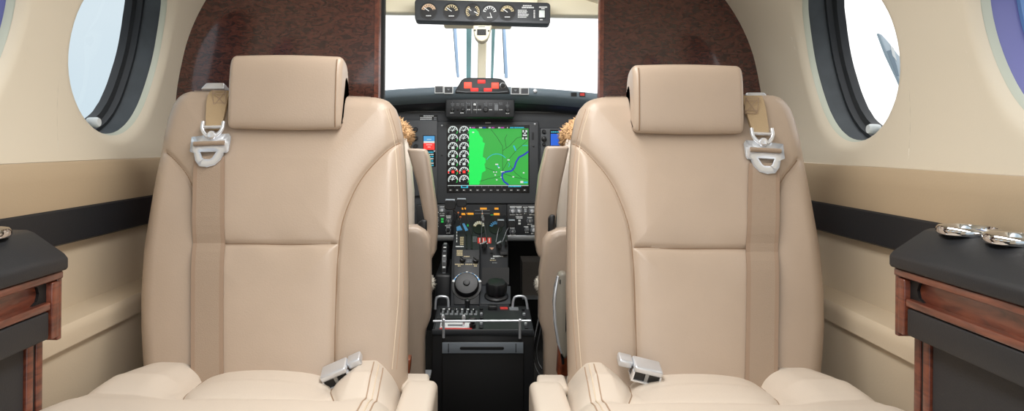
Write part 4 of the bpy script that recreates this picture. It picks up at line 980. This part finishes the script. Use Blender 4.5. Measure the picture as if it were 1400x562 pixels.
# levers
LEVM = mat('lever_dark_steel', (92, 94, 97), .4, .6); CAPL = mat('grip_edge', (176, 186, 196), .35)
def lever(base, tip, r, kw, kh, m, two=False, capm=None):
    mb = MB(); a = qp(*base); b = P(tip[0], tip[1], tip[2]); mid = (a+b)/2+Vector((0, .012, .01)); mb.tube(chaikin([a, mid, b], 2, False), r*.8, LEVM, 8); o = mb.build('control_lever', ped)
    mb = MB(); rings = []
    pr = [(-.5, -.35), (-.5, .25), (-.4, .45), (.4, .45), (.5, .25), (.5, -.35), (.3, -.5), (-.3, -.5)]
    for dy, sc in ((-.013, .88), (-.010, 1), (.010, 1), (.013, .88)): rings.append([b+Vector((x*kw*sc, dy, z*kh*sc)) for x, z in pr])
    mb.loft(rings, m); hd = mb.build('lever_grip', o, sm=30)
    if capm:
        mb = MB(); mb.prism([b+Vector((x*kw, y, kh*.36)) for x, y in ((-.42, -.012), (.42, -.012), (.42, .012), (-.42, .012))], [b+Vector((x*kw, y, kh*.50)) for x, y in ((-.42, -.012), (.42, -.012), (.42, .012), (-.42, .012))], capm); mb.build('grip_cap', hd)
    return o
lever((638, 322), (615.5, 279.5, 2.66), .0028, .039, .038, PLAST, capm=CAPL)
lever((645, 322), (631, 277, 2.68), .0028, .037, .031, PLAST, capm=CAPL)
lever((658, 327), (659.5, 296, 2.80), .0020, .010, .012, STEEL)
lever((665, 327), (660.5, 299, 2.80), .0020, .010, .012, STEEL)
lever((678, 331), (684.5, 305, 2.72), .0024, .028, .026, PLAST, capm=CAPL)
lever((687, 331), (699.5, 305.5, 2.72), .0024, .026, .028, PLAST, capm=CAPL)
for px, py in ((626.5, 301), (629.5, 307)):
    mb = MB(); mb.lathe(qp(px, py, .028), QN, [(.003, 0), (.0045, .003), (.003, .006)], mat('orange_bead', (210, 120, 70), .5), 12); mb.tube([qp(px, py, .0), qp(px, py, .028)], .0015, STEEL, 6); mb.build('detent_bead', ped)
# elevator trim wheel on the left flank
mb = MB(); wc = Vector((-.142, 2.72, .40)); 
mb.lathe(wc, (1, 0, 0), [(.02, -.004), (.085, -.008), (.094, -.004), (.094, .012), (.085, .016), (.02, .012)], PLAST, 56); tw = mb.build('trim_wheel', ped, sm=30)
mb = MB()
for k in range(28):
    a = 2*math.pi*k/28; c = wc+Vector((.004, .094*math.cos(a), .094*math.sin(a))); t = Vector((0, -math.sin(a), math.cos(a))); n_ = Vector((0, math.cos(a), math.sin(a)))
    q = [c+Vector((.005, 0, 0))+t*.003, c+Vector((-.005, 0, 0))+t*.003, c+Vector((-.005, 0, 0))-t*.003, c+Vector((.005, 0, 0))-t*.003]
    mb.prism(q, [p+n_*.001 for p in q], WHITE if k % 2 else GREY)
mb.build('wheel_marks', tw)
mb = MB(); mb.box(-.168, -.108, 2.60, 2.95, .05, .40, PLAST); mb.build('trim_housing', ped, bevel=.01)
# ------------------------------------------------------------------ cockpit seats
def slab(mb, polypx, Y0, Y1, m):
    """outline read at Y0, real slab of depth Y1-Y0"""
    a = [P(x, y, Y0) for x, y in polypx]; mb.prism(a, [p+Vector((0, Y1-Y0, 0)) for p in a], m)
def fuzzy(mb, cx, cz, y, w, h, dpt, m, seed, n=26):
    rnd = random.Random(seed)
    rings = []
    for i in range(n+1):
        t = i/n; z = cz-h/2+h*t; k = max(.02, math.sin(math.pi*min(1, max(0, t)))**.5)
        rings.append([(cx+w/2*k*math.cos(a)*(1+rnd.uniform(-.012, .012)), y+dpt/2*k*math.sin(a)*(1+rnd.uniform(-.02, .02)), z+rnd.uniform(-.002, .002)) for a in np.linspace(0, 2*math.pi, 36, endpoint=False)])
    mb.loft(rings, m)
    for _ in range(2600):      # wool tufts
        t = rnd.uniform(.04, .985); a = rnd.uniform(0, 2*math.pi); k = max(.02, math.sin(math.pi*t)**.5)
        c = Vector((cx+w/2*k*math.cos(a), y+dpt/2*k*math.sin(a), cz-h/2+h*t)); n_ = Vector((math.cos(a)/w, math.sin(a)/dpt, (t-.5)*1.6/h)).normalized()
        d = (n_+Vector((rnd.uniform(-.7, .7), rnd.uniform(-.7, .7), rnd.uniform(-1.0, .2)))).normalized(); u = d.orthogonal().normalized()*.0026; v_ = d.cross(u)
        mb.add([c-n_*.002+u, c-n_*.002-u*.5+v_*.8, c-n_*.002-u*.5-v_*.8, c+d*rnd.uniform(.006, .012)], [(0, 1, 3), (1, 2, 3), (2, 0, 3)], m)
def pilot_seat(s, label, raised, lower, Y):
    xm = s*.37
    root = empty('pilot_seat', (xm, 2.2, 0)); tag(root, label, 'seat', 'cockpit seats')
    e = .205 if s < 0 else .222
    mb = MB(); pr = chaikin([(e, .30), (e+.005, .72), (e+.02, .93), (e+.08, .985), (e+.24, .985), (e+.31, .93), (e+.325, .72), (e+.33, .30)], 1)if False else [(e, .30), (e+.004, .72), (e+.02, .88), (e+.06, .93), (e+.12, .95), (e+.22, .95), (e+.29, .93), (e+.32, .88), (e+.33, .72), (e+.335, .30)]
    mb.prism([(s*x, 2.15, z) for x, z in pr], [(s*x, 2.26, z) for x, z in pr], LEATHER_LIT); mb.build('backrest', root, bevel=.03, seg=3)
    mb = MB(); fuzzy(mb, s*(e+.175), .888, 2.20, .338, .17, .15, SHEEP, 3+s); mb.build('sheepskin_cover', root, sm=180)
    mb = MB(); fuzzy(mb, s*(e+.12), .40, 2.42, .33, .13, .44, SHEEPW, 8+s); mb.build('sheepskin_seat_pad', root, sm=180)
    mb = MB(); mb.box(min(s*(e+.01), s*(e+.28)), max(s*(e+.01), s*(e+.28)), 2.20, 2.60, 0, .36, DARK); mb.build('seat_pedestal', root, bevel=.01)
    mb = MB(); slab(mb, raised, Y, Y+.07, LEATHER); mb.build('raised_armrest', root, bevel=.008, seg=3)
    mb = MB(); slab(mb, lower, Y-.06, Y+.02, LEATHER); mb.build('side_bolster', root, bevel=.018, seg=3)
    bx = (572, 584, 300, 322) if s < 0 else (749, 758, 293, 322)
    mb = MB(); a = P(bx[0], bx[2], Y); b = P(bx[1], bx[3], Y); q = [(a.x, a.z-.008), (a.x+.012 if s < 0 else a.x+.008, a.z), (b.x, a.z+.0), (b.x, b.z), (a.x-.0, b.z)]
    mb.prism([(x, Y-.02, z) for x, z in q], [(x, Y+.0, z) for x, z in q], PLAST); mb.build('armrest_pivot', root, bevel=.004)
    return root
pilot_seat(-1, 'cockpit seat left of the pedestal, seen from behind, tan sheepskin over its back',
           [(556, 203), (581, 204), (586, 215), (591, 250), (596.5, 288), (597, 318), (595, 345), (589, 356), (582, 356), (580, 300), (571, 255)],
           [(545, 310), (570, 310), (580, 316), (586.5, 326), (588, 345), (588.5, 425), (587, 440), (581, 455), (579, 470), (579, 560), (545, 560)], 2.03)
pilot_seat(1, 'cockpit seat right of the pedestal, seen from behind, tan sheepskin over its back',
           [(748, 200), (779, 200), (768, 250), (760, 300), (757, 340), (745, 354), (736, 352), (733, 335), (733, 285), (738, 240)],
           [(790, 313), (764, 314), (752, 319), (744, 330), (742, 350), (738.5, 375), (737.5, 440), (743, 456), (745, 475), (745, 560), (790, 560)], 2.03)
# ------------------------------------------------------------------ grey handset, wood stops, cable, extinguisher
HS = Surf((0, 1.60, 0), (0, -1, 0)); 
mb = MB(); out = [(768.5, 371), (775.5, 374), (778, 400), (778, 470), (772, 489), (767.5, 483), (762, 468), (757.5, 440), (756, 412), (758, 392), (763, 374)]
HS.poly(mb, out, GREYP, -.02, .02); hs = mb.build('handset', bevel=.006, seg=3); tag(hs, 'curved grey handset with a silver edge, upright beside the right seat back', 'handset')
mb = MB(); HS.poly(mb, [(763, 376), (760.3, 392), (758.3, 412), (759.8, 440), (764.3, 468), (767.5, 480), (765.2, 480), (761, 468), (756.6, 440), (755.2, 412), (757.2, 392), (761, 376)], CHROME, .0, .0215); mb.build('silver_edge', hs, bevel=.001)
mb = MB(); HS.rect(mb, 763.6, 380, 765.2, 386, DARK, .0195, .0208); HS.poly(mb, [(772, 425), (774, 418), (774, 445), (771.5, 452)], DARK, .0195, .0208); mb.build('slot', hs)
mb = MB(); mb.tube([HS.pt(768, 484), HS.pt(769.5, 492), HS.pt(770, 498)], .003, PLAST, 8); mb.build('cord', hs)
WS = Surf((0, 1.66, 0), (0, -1, 0))
for nm, pts in (('trim_2', [(552, 490), (561.5, 490), (561, 500), (559.5, 513), (552, 513)]), ('trim_3', [(764, 475.5), (772, 481), (776, 488), (776, 513), (762, 513), (763, 495)])):
    mb = MB(); WS.poly(mb, pts, RUST, -.03, .01); struct(mb.build(nm, bevel=.002))
mb = MB(); mb.tube(chaikin([P(738, 430, 2.3), P(733, 452, 2.28), P(728.5, 475, 2.26), P(730, 498, 2.24), P(737, 512, 2.22), P(744, 520, 2.2)], 3, False), .0035, PLAST, 8)
mb.tube(chaikin([P(741, 440, 2.34), P(738, 455, 2.32), P(733, 478, 2.30), P(735, 495, 2.28), P(741, 505, 2.26)], 3, False), .003, PLAST, 8)
tag(mb.build('cable'), 'black cable looping down beside the right flank of the pedestal', 'cable')
ex_c = P(584, 500, 2.14)
fe = empty('fire_extinguisher', (ex_c.x, 2.14, 0)); tag(fe, 'small dark red extinguisher on the floor left of the pedestal', 'fire extinguisher')
mb = MB(); mb.lathe((ex_c.x-.012, 2.14, 0), (0, 0, 1), [(.026, 0), (.028, .004), (.028, .135), (.024, .155), (.012, .168), (.012, .18)], mat('extinguisher_red', (110, 18, 24), .3), 28); mb.build('cylinder_body', fe)
mb = MB(); mb.lathe((ex_c.x-.012, 2.14, .18), (0, 0, 1), [(.012, 0), (.013, .012), (.006, .018)], SILVER, 18); mb.box(ex_c.x-.02, ex_c.x+.012, 2.10, 2.155, .192, .199, SILVER); mb.build('valve', fe)
# footwell blocks under the panel
mb = MB(); mb.prism([P(714, 358, 2.9), P(800, 358, 2.9), P(800, 410, 2.9), P(714, 410, 2.9)], [p+Vector((0, .15, 0)) for p in (P(714, 358, 2.9), P(800, 358, 2.9), P(800, 410, 2.9), P(714, 410, 2.9))], mat('footwell_carpet', (52, 47, 42), .95, bump=.6, bscale=400))
mb.prism([P(714, 407, 2.86), P(800, 407, 2.86), P(800, 409.5, 2.86), P(714, 409.5, 2.86)], [p+Vector((0, .05, 0)) for p in (P(714, 407, 2.86), P(800, 407, 2.86), P(800, 409.5, 2.86), P(714, 409.5, 2.86))], STEEL)
struct(mb.build('trim_4'))
mb = MB(); mb.box(-.76, .76, 3.38, 3.42, 0, 1.03, DARK); struct(mb.build('wall_front'))
# ------------------------------------------------------------------ wing tip seen through the right window
def W_(px, py, Y): return P(px, py, Y)
wg = empty('airplane_wing', (4.0, 7.2, .2)); tag(wg, 'grey striped wing tip rising outside the nearest right window', 'wing')
Yw = 7.2
def fin(mb, pts, m, t0, t1):
    a = [W_(x, y, Yw) for x, y in pts]; mb.prism([p+Vector((0, t0, 0)) for p in a], [p+Vector((0, t1, 0)) for p in a], m)
mb = MB(); fin(mb, [(1201, 45), (1206, 47), (1216, 58), (1228, 74), (1300, 150), (1300, 215), (1250, 160), (1228, 108), (1212, 74)], PAINT, 0, .05); mb.build('wing_tip', wg, bevel=.01)
mb = MB(); fin(mb, [(1217, 62), (1222, 66), (1226, 84), (1220, 76)], WHITE, -.004, .0); fin(mb, [(1212, 70), (1218, 68), (1226, 90), (1229, 104), (1226, 104)], PAINTD, -.003, .0); mb.build('wing_stripe', wg)
mb = MB(); mb.prism([(2.2, 6.9, .1), (5.6, 6.9, .45), (5.6, 7.9, .45), (2.2, 8.2, .1)], [(2.2, 6.9, .2), (5.6, 6.9, .50), (5.6, 7.9, .50), (2.2, 8.2, .2)], PAINT); mb.build('wing_panel', wg, bevel=.02)
# ------------------------------------------------------------------ camera, light, sky
cd = bpy.data.cameras.new('camera'); cam = bpy.data.objects.new('camera', cd); COL.objects.link(cam)
cd.sensor_fit = 'HORIZONTAL'; cd.sensor_width = 36.0; cd.lens = 36.0*F/1400.0
cd.shift_x = (700-CX)/1400.0; cd.shift_y = (CY-281)/1400.0
cd.clip_start = .02; cd.clip_end = 300
R_ = Vector((CR, 0, SR)); U_ = Vector((-SR, 0, CR)); B_ = R_.cross(U_)
cam.matrix_world = Matrix(((R_.x, U_.x, B_.x, CAMP.x), (R_.y, U_.y, B_.y, CAMP.y), (R_.z, U_.z, B_.z, CAMP.z), (0, 0, 0, 1)))
bpy.context.scene.camera = cam
def area(name, loc, size, size_y, energy, rot=(0, 0, 0), col=(1, 1, 1)):
    l = bpy.data.lights.new(name, 'AREA'); l.shape = 'RECTANGLE'; l.size = size; l.size_y = size_y; l.energy = energy; l.color = col
    o = bpy.data.objects.new(name, l); COL.objects.link(o); o.location = loc; o.rotation_euler = rot; return o
area('cabin_light', (0, .75, 1.41), .30, 1.5, 13.0, col=(1, .98, .95))  # unseen fill lamp added under the ceiling to brighten the cabin
area('cockpit_light', (0, 2.05, 1.41), .6, .3, 11.0, rot=(math.radians(42), 0, 0))  # unseen fill lamp added and tilted forward to brighten the instrument panel
w = bpy.data.worlds.new('sky'); bpy.context.scene.world = w; w.use_nodes = True; nt = w.node_tree
bg = nt.nodes['Background']; tc = nt.nodes.new('ShaderNodeTexCoord'); sx = nt.nodes.new('ShaderNodeSeparateXYZ')
nt.links.new(tc.outputs['Generated'], sx.inputs[0])
ns_ = nt.nodes.new('ShaderNodeTexNoise'); ns_.inputs['Scale'].default_value = 2.2; ns_.inputs['Detail'].default_value = 3
nt.links.new(tc.outputs['Generated'], ns_.inputs['Vector'])
mr = nt.nodes.new('ShaderNodeMapRange'); mr.inputs['From Min'].default_value = -.40; mr.inputs['From Max'].default_value = -.2; mr.inputs['To Min'].default_value = 1; mr.inputs['To Max'].default_value = 0
nt.links.new(sx.outputs['X'], mr.inputs['Value'])
cl = nt.nodes.new('ShaderNodeValToRGB'); cl.color_ramp.elements[0].position = .35; cl.color_ramp.elements[0].color = (.37, .47, .53, 1); cl.color_ramp.elements[1].position = .7; cl.color_ramp.elements[1].color = (.50, .56, .59, 1)
nt.links.new(ns_.outputs['Fac'], cl.inputs['Fac'])
mxc = nt.nodes.new('ShaderNodeMix'); mxc.data_type = 'RGBA'; mxc.inputs['A'].default_value = (1, 1, 1, 1)
nt.links.new(mr.outputs['Result'], mxc.inputs['Factor']); nt.links.new(cl.outputs['Color'], mxc.inputs['B'])
nt.links.new(mxc.outputs['Result'], bg.inputs['Color']); bg.inputs['Strength'].default_value = 1.6
vs_ = bpy.context.scene.view_settings; vs_.view_transform = 'Standard'; vs_.look = 'None'; vs_.exposure = 0; vs_.gamma = 1
bpy.context.scene.cycles.max_bounces = 10; bpy.context.scene.cycles.transparent_max_bounces = 16
for o in bpy.data.objects:
    if '_w' in o: del o['_w']
